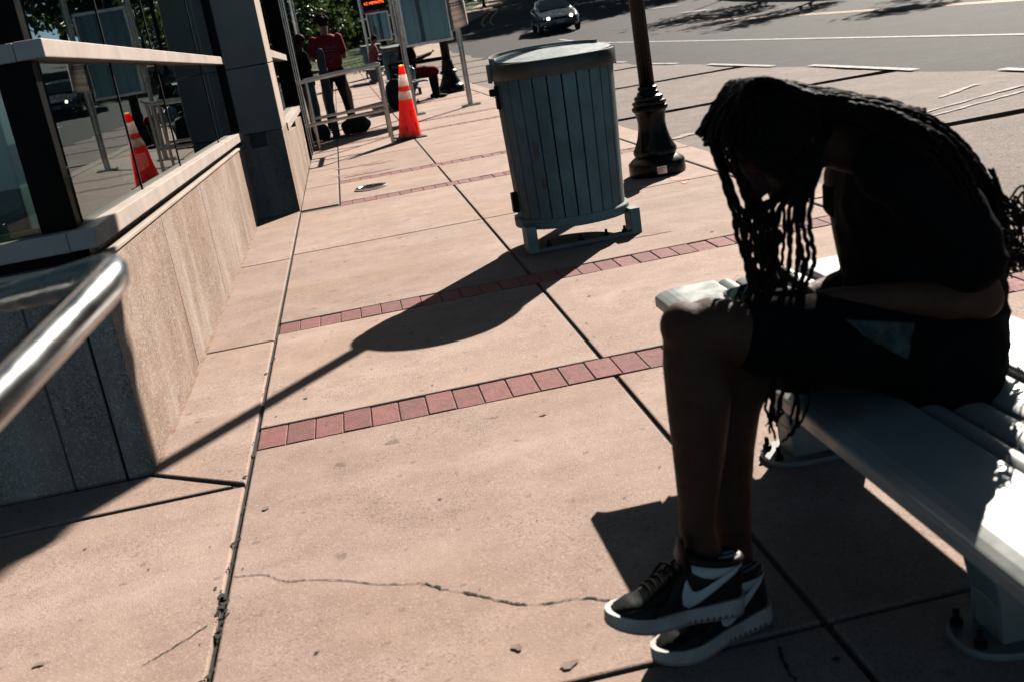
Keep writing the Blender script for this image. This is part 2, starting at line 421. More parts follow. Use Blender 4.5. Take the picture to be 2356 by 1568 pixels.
for y in pj[1:-1]:
    e = pad_edge(y)
    g = .075+.02*math.sin(y*3)+.0012*y
    pts = []
    n = 14
    L_, R_ = [], []
    for k in range(n+1):
        x = lerp(KX-.1, e, k/n)
        L_.append(bm.verts.new((x, y-g*(1+.25*rng.uniform(-1, 1)), -.122+hY(y)))); R_.append(bm.verts.new((x, y+g*(1+.25*rng.uniform(-1, 1)), -.122+hY(y))))
    for k in range(n): bm.faces.new((L_[k], L_[k+1], R_[k+1], R_[k]))
tag(obj('road_joint', bm, M['seal']), kind='structure')

def ribbon(bm, pts, width, z, jag=0, seed=0):
    rg = random.Random(seed)
    L_, R_ = [], []
    pts = [V(p) for p in pts]
    for i, p in enumerate(pts):
        t = (pts[min(i+1, len(pts)-1)]-pts[max(i-1, 0)]).normalized()
        nn = V((-t.y, t.x, 0))
        wd = (width[i] if hasattr(width, '__len__') else width)
        ww = wd*.5*(1+jag*rg.uniform(-1, 1)); ww2 = wd*.5*(1+jag*rg.uniform(-1, 1))
        zz = z+hY(p.y)
        L_.append(bm.verts.new((p.x+nn.x*ww, p.y+nn.y*ww, zz))); R_.append(bm.verts.new((p.x-nn.x*ww2, p.y-nn.y*ww2, zz)))
    for i in range(len(pts)-1): bm.faces.new((R_[i], R_[i+1], L_[i+1], L_[i]))
def line_pts(a, b, n): return [(lerp(a[0], b[0], k/(n-1)), lerp(a[1], b[1], k/(n-1)), 0) for k in range(n)]
bm = NB()
ribbon(bm, line_pts((9.95, -6), (8.75, 44), 40), .14, -.133, .05, 1)
for a, b in ((22.6, 20.9), (19.3, 16.6), (15.6, 12.6), (26.5, 24.2), (11.2, 9.2)):
    ribbon(bm, line_pts((pad_edge(b)+.02, b), (pad_edge(a)+.02, a), 12), .13, -.117, .08, int(a*3))
# dashes of the crossing at the far junction, arrows and stop marks
for k in range(9):
    p = lerp(V((6.85, 57.6, 0)), V((10.3, 60.9, 0)), (k-1)/3)
    ribbon(bm, [(p.x-.3, p.y-.1, 0), (p.x+.3, p.y+.12, 0)], 1.3, -.13, .0)
for a, b, wd in (((12.9, 40.5), (12.2, 41.6), .9), ((14.9, 41.5), (13.6, 45.0), .16), ((15.6, 46), (14.8, 47), .8), ((16.2, 52), (15.2, 53), .9), ((10.9, 44), (12.5, 44.2), .22)):
    ribbon(bm, line_pts(a, b, 4), wd, -.131, .1, int(a[0]))
tag(obj('road_markings', bm, M['white_paint']), kind='structure')
bm = NB()
for off in (-.13, .13):
    ribbon(bm, line_pts((RX(14.25, -4)+off, -4), (RX(14.25, 44)+off, 44), 30), .11, -.133, .08, 7)
for k, off in enumerate((-.25, .25)):
    ribbon(bm, [(8.6+off, 62.5, 0), (8.9+off, 66, 0), (9.9+off, 72, 0), (11.5+off, 80, 0)], .13, -.13, .1, 3)
tag(obj('road_centre_lines', bm, M['yellow']), kind='structure')
bm = NB()   # worn old paint on the concrete slabs
a, b = V((4.45, 9.35, 0)), V((5.55, 9.0, 0))
ribbon(bm, line_pts((4.20, 8.9), (6.3, 9.75), 22), .055, -.120, .6, 2)
ribbon(bm, line_pts((4.42, 8.75), (6.35, 9.5), 22), .05, -.120, .6, 5)
ribbon(bm, line_pts((3.05, 10.55), (3.6, 10.75), 10), .14, -.120, .5, 9)
ribbon(bm, line_pts((5.55, 9.95), (6.2, 10.4), 8), .08, -.120, .5, 4)
tag(obj('faded_markings', bm, M['white_old']), kind='structure')

# pavement slabs
def slab(bm, poly, z=0.0, d=.05, tone=0):
    a = [bm.verts.new((p[0], p[1], z+hY(p[1]))) for p in poly]
    b = [bm.verts.new((p[0], p[1], z-d+hY(p[1]))) for p in poly]
    n = len(poly); bm.faces.new(a)
    for i in range(n): bm.faces.new((a[i], b[i], b[(i+1) % n], a[(i+1) % n]))
GAP = .008
def rect(bm, x0, x1, y0, y1, gx0=GAP, gx1=GAP, gy0=GAP, gy1=GAP):
    ny = max(1, int((y1-y0)/4)) if y1 > 36 else 1
    for k in range(ny):
        a, b = lerp(y0+gy0, y1-gy1, k/ny), lerp(y0+gy0, y1-gy1, (k+1)/ny)
        slab(bm, [(x0+gx0, a), (x1-gx1, a), (x1-gx1, b), (x0+gx0, b)])
bands = [(3.70, 3.92), (5.30, 5.51), (9.31, 9.53), (10.82, 11.05), (14.92, 15.14), (16.44, 16.66), (20.53, 20.75), (22.05, 22.27), (26.14, 26.36), (27.66, 27.88), (31.75, 31.97), (33.27, 33.49)]
breaks = [-3.2, -.9, 1.915] ; cuts = [-6.0, -3.2, -.9, 1.915]
seq = []
cur = -6.0
for y in (-3.2, -.6, 1.915): seq.append((cur, y)); cur = y
for i, (a, b) in enumerate(bands):
    if a-cur > 2.5:
        mid = {7.3: 7.32}.get(round((a+cur)/2, 1), (a+cur)/2); seq += [(cur, mid), (mid, a)]
    else: seq.append((cur, a))
    cur = b
while cur < 50: seq.append((cur, cur+2.2)); cur += 2.2
bm = NB()
for a, b in seq:
    xl = -.555 if b < 9.4 else -.22
    rect(bm, xl, .76, a, b); rect(bm, .76, 2.48, a, b, gx1=.006)
for a, b in ((3.39, 5.2), (5.2, 7.3), (7.3, 9.46)):
    if a < 3.5: slab(bm, [(-.9, 3.68), (-.563, 3.41), (-.563, 5.192), (-.9, 5.192)])
    else: rect(bm, -.905, -.555, a, b)
slab(bm, [(-4.5, 3.405), (-.60, 3.405), (-.91, 3.66), (-4.5, 3.72)])
for a, b in ((-6, -3.2), (-3.2, -.6), (-.6, 3.39)): rect(bm, -2.6, -.555, a, b); rect(bm, -4.6, -2.6, a, b)
yy = 9.46
while yy < 44: rect(bm, -.56 if yy < 15.4 else -1.2, -.22, yy, yy+1.45); yy += 1.45
yy = 15.4
while yy < 44: rect(bm, -5, -1.2, yy, yy+2.9); yy += 2.9
pav = tag(obj('pavement', bm, M['pave'], bevel=.006, seg=2), kind='structure')
sheet('pavement_bed', [-6, 2.6], [-6, 12, 24, 36, 38, 40, 42, 44, 46, 50], -.012, M['joint'])
bm = NB()
yy = -6.0
while yy < 46:
    for k in range(1):
        y0, y1 = yy+.006, yy+2.994
        pts = []
        hexa(bm, [(2.494, y0, -.16+hY(y0)), (KX, y0, -.16+hY(y0)), (KX, y1, -.16+hY(y1)), (2.494, y1, -.16+hY(y1)),
                  (2.494, y0, hY(y0)), (KX, y0, hY(y0)), (KX, y1, hY(y1)), (2.494, y1, hY(y1))])
    yy += 3.0
tag(obj('kerb', bm, M['pave'], bevel=.018, seg=3), kind='structure')
# brick bands, each paver its own block
rng = random.Random(11)
bm = NB()
for bi, (a, b) in enumerate(bands):
    x = -.545 if b < 9.4 else -.215
    while x < 2.47:
        if bi < 6:
            j = .0016
            dz = rng.uniform(-.0035, .0015)
            box(bm, (x+.0012, a+.003+rng.uniform(0, j), -.03), (x+.1013, b-.003-rng.uniform(0, j), -.001+dz))
        else: box(bm, (x+.003, a+.004, -.03), (x+.1995, b-.004, -.001))
        x += .1027 if bi < 6 else .2027
tag(obj('brick_bands', bm, M['brick'], bevel=.003, seg=1), kind='structure')
# cracks, worn edges of joints, stains, spots
def pix_path(ps, n=60, jit=.004, seed=1):
    rg = random.Random(seed)
    pts = spline([PZ(*p) for p in ps], n)
    return [(p.x+rg.uniform(-jit, jit), p.y+rg.uniform(-jit, jit), 0) for p in pts]
bm = NB()
ribbon(bm, pix_path([(540, 1326), (610, 1322), (660, 1337), (720, 1333), (800, 1336), (850, 1342), (910, 1344), (970, 1340)], 70, .003, 1), .003, .002, .8, 1)
ribbon(bm, pix_path([(970, 1340), (1010, 1352), (1060, 1362), (1110, 1372), (1160, 1384), (1215, 1391), (1270, 1386), (1330, 1376), (1400, 1380)], 70, .004, 2), [max(.0015, .0065*abs(math.sin(k*.21)+.3*math.sin(k*.83))) for k in range(70)], .002, .7, 2)
ribbon(bm, pix_path([(330, 1530), (380, 1500), (430, 1470), (475, 1440)], 30, .004, 3), .003, .002, .8, 3)
ribbon(bm, pix_path([(1790, 1485), (1800, 1520), (1830, 1568)], 30, .003, 4), .006, .002, .7, 4)
# crumbled edges along the long joint
rg = random.Random(3)
for k in range(42):
    y = rg.choice([rg.uniform(2.2, 3.0), rg.uniform(2.5, 2.85), rg.uniform(2.2, 5.6)]); x = -.555+rg.gauss(0, .008)
    s = rg.uniform(.004, .014)
    n = 7; poly = [(x+s*rg.uniform(.5, 1)*math.cos(2*math.pi*i/n), y+1.6*s*rg.uniform(.5, 1)*math.sin(2*math.pi*i/n), .0025) for i in range(n)]
    bm.faces.new([bm.verts.new(p) for p in poly])
# spots and flecks of dirt on the slabs
for k in range(240):
    y = rg.uniform(1.7, 9); x = rg.uniform(-1.2, 2.2)
    if x < -.85 and y > 3.3: continue
    s = rg.uniform(.002, .006)*(2.2 if rg.random() < .06 else 1)
    n = 7; an = rg.uniform(0, 3)
    poly = []
    for i in range(n):
        q = 2*math.pi*i/n; rr = s*rg.uniform(.5, 1.1)
        poly.append((x+rr*math.cos(q+an)*rg.choice([1, 1.4]), y+rr*math.sin(q+an), .0025))
    bm.faces.new([bm.verts.new(p) for p in poly])
tag(obj('pavement_cracks', bm, M['joint']), kind='structure')
bm = NB()
def blot(bm, c, rx, ry, z=.0022, seed=0, n=26):
    rg = random.Random(seed)
    ph = [rg.uniform(0, 6) for _ in range(4)]
    poly = []
    for i in range(n):
        q = 2*math.pi*i/n
        rr = 1+.22*math.sin(2*q+ph[0])+.15*math.sin(3*q+ph[1])+.1*math.sin(5*q+ph[2])+.07*math.sin(9*q+ph[3])
        poly.append(bm.verts.new((c[0]+rx*rr*math.cos(q), c[1]+ry*rr*math.sin(q), z+hY(c[1]))))
    bm.faces.new(poly)
for i, (p, rx, ry) in enumerate([((820, 398), .24, .10), ((830, 380), .22, .09), ((870, 376), .16, .05), ((850, 398), .2, .06)]): blot(bm, PZ(*p), rx, ry, .0022+.0008*i, i)
yy = 3.9
k = 0
while yy < 9.3:       # rust creeping along the foot of the wall
    blot(bm, (-.893, yy), .012, .10, .002+.0006*(k % 2), 20+k, 14); yy += .14; k += 1
blot(bm, PZ(1490, 541), .12, .03, .0022, 33)
tag(obj('rust_stains', bm, M['rust']), kind='structure')
bm = NB()
for i, (p, rx, ry) in enumerate([((795, 388), .10, .05), ((91, 1529), .012, .01), ((1310, 1530), .02, .012), ((1190, 1490), .012, .012), ((612, 1170), .012, .009), ((1250, 954), .012, .008)]): blot(bm, PZ(*p), rx, ry, .0040, 50+i)
tag(obj('dirt_stains', bm, M['dirt']), kind='structure')
bm = NB()
blot(bm, PZ(1560, 412), .05, .10, .0022, 61); blot(bm, PZ(1575, 420), .03, .05, .003, 62)
tag(obj('red_paint_marks', bm, M['red_mark']), kind='structure')
# far side of the street
bm = NB()
def far_pav(poly, h=.0):
    slab(bm, poly, h, .16)
for k in range(16):
    y0 = -6+k*3.6; y1 = y0+3.58
    if y1 > 50.5: break
    slab(bm, [(RX(18.6, y0), y0), (RX(18.6, y0)+5, y0), (RX(18.6, y1)+5, y1), (RX(18.6, y1), y1)], 0, .16)
slab(bm, [(17.64, 48.0), (22.6, 48), (24.5, 53), (19, 53.2), (17.9, 51.5)], .004, .16)
for k in range(12):
    y0 = 64+k*3; slab(bm, [(19+.35*k, y0), (24+.35*k, y0), (24.3+.35*k, y0+2.98), (19.3+.35*k, y0+2.98)], 0, .16)
tag(obj('far_pavement', bm, M['pave']), kind='structure')
bm = NB(); box(bm, (17.9, 49.0, hY(49)+.006), (18.8, 50.2, hY(49)+.02))
for i in range(8):
    for j in range(10): box(bm, (17.95+.11*i, 49.05+.115*j, hY(49)+.02), (18.0+.11*i, 49.10+.115*j, hY(49)+.03))
tag(obj('tactile_paving', bm, M['tactile']), kind='structure')
# ground beyond: left corner lawn, tan path along the side street
bm = NB()
E = [(-30, 44), (4.2, 44), (5.2, 53), (6.2, 61), (8.9, 72), (14.4, 94), (26, 140)]
W_ = [1.7, 1.7, 1.6, 1.5, 1.6, 1.8, 2]
edge = spline([(a, b, 0) for a, b in E[1:]], 24)
prev = None
for p in edge:
    a = bm.verts.new((p.x, p.y, hY(p.y)+.0)); b = bm.verts.new((p.x-1.9, p.y+.1, hY(p.y)+.03)); c = bm.verts.new((p.x, p.y, hY(p.y)-.18))
    if prev: bm.faces.new((prev[0], a, b, prev[1])); bm.faces.new((prev[2], c, a, prev[0]))
    prev = (a, b, c)
tag(obj('path', bm, M['soil']), kind='structure')
bm = NB(); prev = None
for p in edge:
    row = [bm.verts.new((p.x-1.85-i*i*2.2, p.y+.1, hY(p.y)+.02+.03*i+.01*math.sin(p.y+i))) for i in range(5)]
    if prev:
        for i in range(4): bm.faces.new((prev[i+1], prev[i], row[i], row[i+1]))
    prev = row
tag(obj('lawn', bm, M['grass'], smooth=True), kind='structure')
bm = NB(); rg = random.Random(8)
for k in range(9000):
    p = edge[0].lerp(edge[-1], 0) if False else edge[int(rg.random()**1.5*14)]
    x = p.x-1.9-rg.random()**1.4*8; y = p.y+rg.uniform(-2, 2); z = hY(y)+.03
    h = rg.uniform(.03, .075); a = rg.uniform(0, 3.14); dx, dy = .025*math.cos(a), .025*math.sin(a)
    bm.faces.new([bm.verts.new((x-dx, y-dy, z)), bm.verts.new((x+dx, y+dy, z)), bm.verts.new((x+rg.uniform(-.04, .04), y+rg.uniform(-.04, .04), z+h))])
tag(obj('grass', bm, M['grass']), kind='stuff')

# ------------------------------------------------------------------ the station building
def wp(o, parent):       # parent a mesh modelled in place
    o.parent = parent; o.matrix_parent_inverse = Matrix.Translation(-V(parent.location)); return o
def part(name, bm, mat, parent, **k): return wp(obj(name, bm, mat, None, **k), parent)
def zs(Y): return -.0215*(Y-3.7)
def bar(bm, x0, x1, y0, y1, z0, z1):      # a bar along Y that follows the slope of the front
    hexa(bm, [(x0, y0, z0+zs(y0)), (x1, y0, z0+zs(y0)), (x1, y1, z0+zs(y1)), (x0, y1, z0+zs(y1)),
              (x0, y0, z1+zs(y0)), (x1, y0, z1+zs(y0)), (x1, y1, z1+zs(y1)), (x0, y1, z1+zs(y1))])
B = thing('station_building', 'long glass fronted building with speckled granite base and pale stone pillar along the pavement', 'building', (-.9, 3.7, 0))
bm = NB()
ys = [3.70, 5.02, 6.42, 7.86, 9.44]
for a, b in zip(ys[:-1], ys[1:]):
    hexa(bm, [(-.99, a+.003, -.04), (-.9, a+.003, -.04), (-.9, b-.003, -.04), (-.99, b-.003, -.04),
              (-.99, a+.003, .735+zs(a)), (-.9, a+.003, .735+zs(a)), (-.9, b-.003, .735+zs(b)), (-.99, b-.003, .735+zs(b))])
part('granite_base', bm, M['granite'], B, bevel=.004)
bm = NB()
xs = [-.995, -1.17, -2.4, -3.6, -4.8]
for a, b in zip(xs[:-1], xs[1:]): box(bm, (b+.003, 3.702, -.04), (a-.003, 3.79, .735))
g = part('granite_base', bm, M['granite'], B, bevel=.004)
bm = NB(); box(bm, (-1.176, 3.704, 0), (-1.164, 3.75, .734)); part('metal_joint', bm, M['post_grey'], B)
bm = NB(); bar(bm, -.97, -.889, 3.70, 9.43, .738, .757); box(bm, (-4.8, 3.688, .738), (-.892, 3.76, .757)); part('stone_ledge', bm, M['stone'], B, bevel=.005)
bm = NB(); bar(bm, -.97, -.93, 3.74, 9.43, .757, .80); box(bm, (-4.8, 3.74, .757), (-.93, 3.78, .80)); part('shadow_gap', bm, M['dark_metal'], B)
bm = NB(); bar(bm, -.96, -.872, 3.665, 9.42, .80, .866); part('window_sill', bm, M['sill'], B, bevel=.004)
bm = NB(); box(bm, (-4.8, 3.664, .80), (-.9605, 3.78, .8655)); part('window_sill', bm, M['sill'], B, bevel=.004)
bm = NB(); bar(bm, -.96, -.872, 3.665, 9.36, 1.405, 1.463); part('transom', bm, M['sill'], B, bevel=.004)
bm = NB(); box(bm, (-4.8, 3.664, 1.405), (-.9605, 3.78, 1.4625)); part('transom', bm, M['sill'], B, bevel=.004)
# panes of the long side
y1s = PX(328, 437, -.93).y; y2s = PX(415, 381, -.93).y
py_ = [3.80, y1s, y2s, 8.05, 9.33]
for z0, z1 in ((.866, 1.405), (1.463, 3.2)):
    for a, b in zip(py_[:-1], py_[1:]):
        bm = NB()
        vs = [bm.verts.new(p) for p in ((-.93, a+.006, z0+zs(a)), (-.93, b-.006, z0+zs(b)), (-.93, b-.006, z1+zs(b)), (-.93, a+.006, z1+zs(a)))]
        bm.faces.new(vs)
        me_o = part('window_pane', bm, M['glass'], B)
        if me_o.data.polygons[0].normal.x < 0: me_o.data.flip_normals()
    for a in py_[1:-1]:
        bm = NB(); bar(bm, -.945, -.926, a-.006, a+.006, z0, z1); part('pane_joint', bm, M['black'], B)
    for a, b in ((-3.2, -1.04), (-4.8, -3.2)):
        bm = NB()
        bm.faces.new([bm.verts.new(p) for p in ((a+.006, 3.73, z0), (b-.006, 3.73, z0), (b-.006, 3.73, z1), (a+.006, 3.73, z1))])
        me_o = part('window_pane', bm, M['glass_clear'], B)
        if me_o.data.polygons[0].normal.y > 0: me_o.data.flip_normals()
    bm = NB(); box(bm, (-1.05, 3.725, z0), (-.935, 3.80, z1)); part('corner_frame', bm, M['dark_metal'], B, bevel=.004)
    bm = NB(); bar(bm, -1.0, -.9, 9.34, 9.44, z0-.05, z1); part('end_frame', bm, M['black'], B)
bm = NB(); box(bm, (-3.2, 3.735, .867), (-1.06, 3.76, .885)); part('pane_gasket', bm, M['leaf'], B)
# stone pillar on a granite foot
bm = NB(); box(bm, (-1.05, 9.452, -.04), (-.558, 10.23, .70)); part('granite_base', bm, M['granite'], B, bevel=.004)
bm = NB()
box(bm, (-1.05, 9.45, .705), (-.556, 10.22, 1.236)); box(bm, (-1.05, 9.45, 1.243), (-.556, 10.22, 2.3)); box(bm, (-1.05, 9.45, 2.307), (-.556, 10.22, 3.6))
pl = part('pillar', bm, M['stone'], B, bevel=.004)
bm = NB(); box(bm, (-.83, 9.437, .585), (-.70, 9.452, .70)); p_ = part('service_plate', bm, M['post_grey'], B, bevel=.003)
bm = NB(); box(bm, (-.808, 9.43, .605), (-.722, 9.438, .68)); obj('plate_cover', bm, M['post_grey'], p_, bevel=.003)
# second stretch of glazing
bm = NB()
for a, b in ((10.23, 12.0), (12.0, 13.7), (13.7, 15.42)):
    hexa(bm, [(-.68, a+.003, -.04), (-.56, a+.003, -.04), (-.56, b-.003, -.04), (-.68, b-.003, -.04),
              (-.68, a+.003, .62), (-.56, a+.003, .62), (-.56, b-.003, .54), (-.68, b-.003, .54)])
part('granite_base', bm, M['granite'], B, bevel=.004)
bm = NB(); hexa(bm, [(-.70, 10.225, .63), (-.545, 10.225, .63), (-.545, 13.9, .60), (-.70, 13.9, .60), (-.70, 10.225, .70), (-.545, 10.225, .70), (-.545, 13.9, .665), (-.70, 13.9, .665)])
part('window_sill', bm, M['sill'], B, bevel=.004)
bm = NB(); hexa(bm, [(-.66, 10.225, 1.285), (-.575, 10.225, 1.285), (-.575, 13.72, 1.20), (-.66, 13.72, 1.20), (-.66, 10.225, 1.355), (-.575, 10.225, 1.355), (-.575, 13.72, 1.27), (-.66, 13.72, 1.27)])
part('transom', bm, M['sill'], B, bevel=.004)
for (a, b) in ((10.23, 12.1), (12.1, 13.75), (13.85, 15.4)):
    for z0, z1 in ((.69, 1.285), (1.355, 3.2)) if b < 13.8 else ((.05, 3.2),):
        bm = NB()
        bm.faces.new([bm.verts.new(p) for p in ((-.625, a, z0), (-.625, b, z0), (-.625, b, z1), (-.625, a, z1))])
        me_o = part('window_pane', bm, M['glass'], B)
        if me_o.data.polygons[0].normal.x < 0: me_o.data.flip_normals()
for a, wd, mt in ((13.74, .10, 'dark_metal'), (13.98, .05, 'steel_dull'), (14.3, .04, 'dark_metal'), (14.62, .05, 'steel_dull'), (14.95, .05, 'dark_metal'), (15.25, .06, 'steel_dull'), (15.42, .07, 'steel_dull')):
    bm = NB(); box(bm, (-.63, a-wd/2, .0), (-.535, a+wd/2, 3.4)); part('door_frame', bm, M[mt], B, bevel=.005)
bm = NB(); box(bm, (-1.5, 17.2, 0), (-.78, 17.9, 3.6)); part('pillar', bm, M['stone'], B, bevel=.004)
bm = NB(); box(bm, (-1.46, 15.47, 0), (-.70, 17.2, 3.4)); part('door_recess', bm, M['dark_metal'], B)
# inside
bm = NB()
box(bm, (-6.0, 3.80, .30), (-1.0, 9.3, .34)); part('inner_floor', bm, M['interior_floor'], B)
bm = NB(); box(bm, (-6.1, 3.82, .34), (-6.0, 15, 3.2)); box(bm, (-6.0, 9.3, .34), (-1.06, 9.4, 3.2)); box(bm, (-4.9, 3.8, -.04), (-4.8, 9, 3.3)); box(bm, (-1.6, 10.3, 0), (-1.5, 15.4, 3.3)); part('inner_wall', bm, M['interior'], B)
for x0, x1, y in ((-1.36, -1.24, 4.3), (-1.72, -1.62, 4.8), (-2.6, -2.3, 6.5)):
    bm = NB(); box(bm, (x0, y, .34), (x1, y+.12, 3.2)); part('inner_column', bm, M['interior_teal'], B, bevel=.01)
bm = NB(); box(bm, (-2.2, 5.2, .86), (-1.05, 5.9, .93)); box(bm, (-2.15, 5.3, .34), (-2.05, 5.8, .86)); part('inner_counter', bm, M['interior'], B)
bm = NB(); box(bm, (-9, 3.6, 3.25), (-.86, 18.5, 7.4)); part('upper_storey', bm, M['stone'], B, bevel=.02)
bm = NB(); box(bm, (-9, 3.5, 7.42), (-.7, 18.6, 7.7)); part('roof_edge', bm, M['sill'], B, bevel=.02)
bm = NB(); box(bm, (-9, 18.3, 0), (-1.4, 18.4, 3.25)); box(bm, (-9, 3.8, 0), (-8.9, 18.3, 3.25)); part('rear_wall', bm, M['stone'], B)

# ------------------------------------------------------------------ handrail in the foreground, bent back on itself
HR = thing('handrail', 'thick stainless handrail bending back on itself at the near corner of the building', 'handrail', (-.33, 1.2, 0))
e = CP+ray(268, 622)*1.30
p0 = CP+ray(-420, 1330)*.93; p1 = CP+ray(0, 938)*1.085
q1 = CP+ray(0, 690)*2.1; q2 = CP+ray(-500, 780)*3.2
d1 = (p1-e).normalized(); d2 = (q1-e).normalized()
arc = []
A_, B_ = e+d1*.05, e+d2*.05
for k in range(9):
    t = k/8; arc.append(A_*(1-t)**2+e*2*t*(1-t)+B_*t*t)
bm = NB(); tube(bm, [p0]+[p0.lerp(A_, t) for t in (.3, .6, .9)]+arc+[B_.lerp(q1, t) for t in (.3, .7)]+[q1, q2], .0225, 24)
part('rail', bm, M['steel'], HR, smooth=True)
bm = NB(); pb = p0.lerp(p1, -.2); tube(bm, [(pb.x, pb.y, 0), (pb.x, pb.y, pb.z)], .02, 16); part('post', bm, M['steel'], HR, smooth=True)
bm = NB(); tube(bm, [(q2.x, q2.y, 0), (q2.x, q2.y, q2.z)], .02, 16); part('post', bm, M['steel'], HR, smooth=True)

# ------------------------------------------------------------------ litter bins
def make_bin(label, loc, group):
    t = thing('litter_bin', label, 'bin', loc, 0, group)
    rx, ry = 1.0, .93
    bm = NB(); lathe(bm, [(.291, .17), (.317, .97)], seg=40, sx=rx, sy=ry); obj('liner', bm, M['black'], t, smooth='auto')
    bm = NB(); ns = 26
    for k in range(ns):
        a0 = 2*math.pi*(k+.06)/ns; a1 = 2*math.pi*(k+.94)/ns
        for (u0, u1) in ((0, .33), (.335, .66), (.665, 1)):
            b0, b1 = lerp(a0, a1, u0), lerp(a0, a1, u1)
            rr = .313; ri = .295
            P = lambda r, a, z: ((r+(.028 if z > .5 else 0))*rx*math.cos(a), (r+(.028 if z > .5 else 0))*ry*math.sin(a), z)
            hexa(bm, [P(ri, b0, .165), P(rr, b0, .165), P(rr, b1, .165), P(ri, b1, .165), P(ri, b0, .972), P(rr, b0, .972), P(rr, b1, .972), P(ri, b1, .972)])
    obj('slats', bm, M['bin'], t)
    bm = NB(); lathe(bm, [(.335, .955), (.356, .955), (.359, .962), (.359, 1.03), (.354, 1.04), (.342, 1.042), (.336, 1.034)], seg=64, sx=rx, sy=ry); obj('rim', bm, M['bin_dark'], t, smooth='auto')
    bm = NB(); lathe(bm, [(.336, 1.02), (.336, 1.036), (.26, 1.040), (.12, 1.043), (.001, 1.044)], seg=64, sx=rx, sy=ry); 
    lz = lambda y: 1.040+.046*(y/.336+1)/2
    for v in bm.verts:
        if v.co.z > 1.03: v.co.z = v.co.z-1.040+lz(v.co.y)
    lid = obj('lid', bm, M['bin_lid'], t, smooth='auto')
    bm = NB()
    n = 40
    for k in range(n):
        a0, a1 = R(lerp(25, 188, k/n)), R(lerp(25, 188, (k+1)/n))
        P = lambda r, a, z: (r*rx*math.cos(a), r*ry*math.sin(a), z)
        hexa(bm, [P(.325, a0, 1.03), P(.350, a0, 1.03), P(.350, a1, 1.03), P(.325, a1, 1.03), P(.338, a0, lz(.34*math.sin(a0))+.014), P(.350, a0, lz(.34*math.sin(a0))+.014), P(.350, a1, lz(.34*math.sin(a1))+.014), P(.338, a1, lz(.34*math.sin(a1))+.014)])
    obj('hood', bm, M['bin'], t)
    bm = NB()
    for k in range(n):
        a0, a1 = R(lerp(35, 170, k/n)), R(lerp(35, 170, (k+1)/n))
        f0, f1 = math.sin(math.pi*k/n), math.sin(math.pi*(k+1)/n)
        P = lambda r, a, z: (r*rx*math.cos(a), r*ry*math.sin(a), z)
        bm.faces.new([bm.verts.new(p) for p in (P(.305-.06*f0, a0, lz((.305-.06*f0)*math.sin(a0))+.007), P(.305, a0, lz(.305*math.sin(a0))+.005), P(.305, a1, lz(.305*math.sin(a1))+.005), P(.305-.06*f1, a1, lz((.305-.06*f1)*math.sin(a1))+.007))])
    obj('slot', bm, M['black'], t)
    bm = NB(); lathe(bm, [(.312, .125), (.334, .125), (.336, .13), (.336, .172), (.331, .178), (.318, .178)], seg=64, sx=rx, sy=ry); obj('base_ring', bm, M['bin'], t, smooth='auto')
    for s, xx in ((-1, -.305), (1, .305)):
        bm = NB(); box(bm, (xx-.03, -.235, 0), (xx+.03, -.12, .15)); obj('leg', bm, M['bin'], t, bevel=.004)
    bm = NB(); box(bm, (-.274, -.235, 0), (.274, -.18, .022)); ft = obj('foot_bar', bm, M['bench_iron'], t, bevel=.003)
    for x in (-.21, -.02, .13, .24):
        bm = NB(); lathe(bm, [(.017, 0), (.017, .014), (.009, .015), (.008, .035), (.001, .037)], c=(x, -.207, .022), seg=8); obj('bolt', bm, M['black'], ft)
    # latch and hinge on the side, small catch on the other
    bm = NB(); box(bm, (-.352, -.045, .80), (-.312, .0, .93)); box(bm, (-.385, -.05, .875), (-.345, -.015, .915)); obj('latch', bm, M['black'], t, bevel=.006)
    bm = NB(); box(bm, (-.348, -.045, .215), (-.312, .0, .33)); obj('hinge', bm, M['black'], t, bevel=.006)
    bm = NB(); box(bm, (.31, -.02, .86), (.345, .02, .89)); obj('catch', bm, M['black'], t, bevel=.004)
    bm = NB(); box(bm, (-.372, -.02, .945), (-.355, .03, 1.045)); obj('rim_clip', bm, M['bin'], t, bevel=.004)
    bm = NB(); box(bm, (.355, -.02, .945), (.37, .03, 1.045)); obj('rim_clip', bm, M['bin'], t, bevel=.004)
    return t
def dup(root, loc, rz=0, label=None, group=None):
    r = root.copy(); COL.objects.link(r); r.location = loc; r.rotation_euler = (0, 0, rz)
    if label: r['label'] = label
    if group: r['group'] = group
    for ch in list(root.children):
        c = ch.copy(); COL.objects.link(c); c.parent = r
        for g_ in ch.children:
            d = g_.copy(); COL.objects.link(d); d.parent = c
    return r
bin1 = make_bin('large grey slatted litter bin in front of the black lamp post base', (1.155, 6.21, 0), 'slatted litter bins')
bin1.rotation_euler = (0, R(.9), R(4))
bin2 = dup(bin1, (1.27, 23.8, 0), 0, 'grey slatted litter bin just behind the far bench with the bags', 'slatted litter bins')
bin3 = dup(bin1, (1.20, 38.6, .016), 0, 'farthest slatted litter bin beside the coral shirted person and the lawn', 'slatted litter bins')
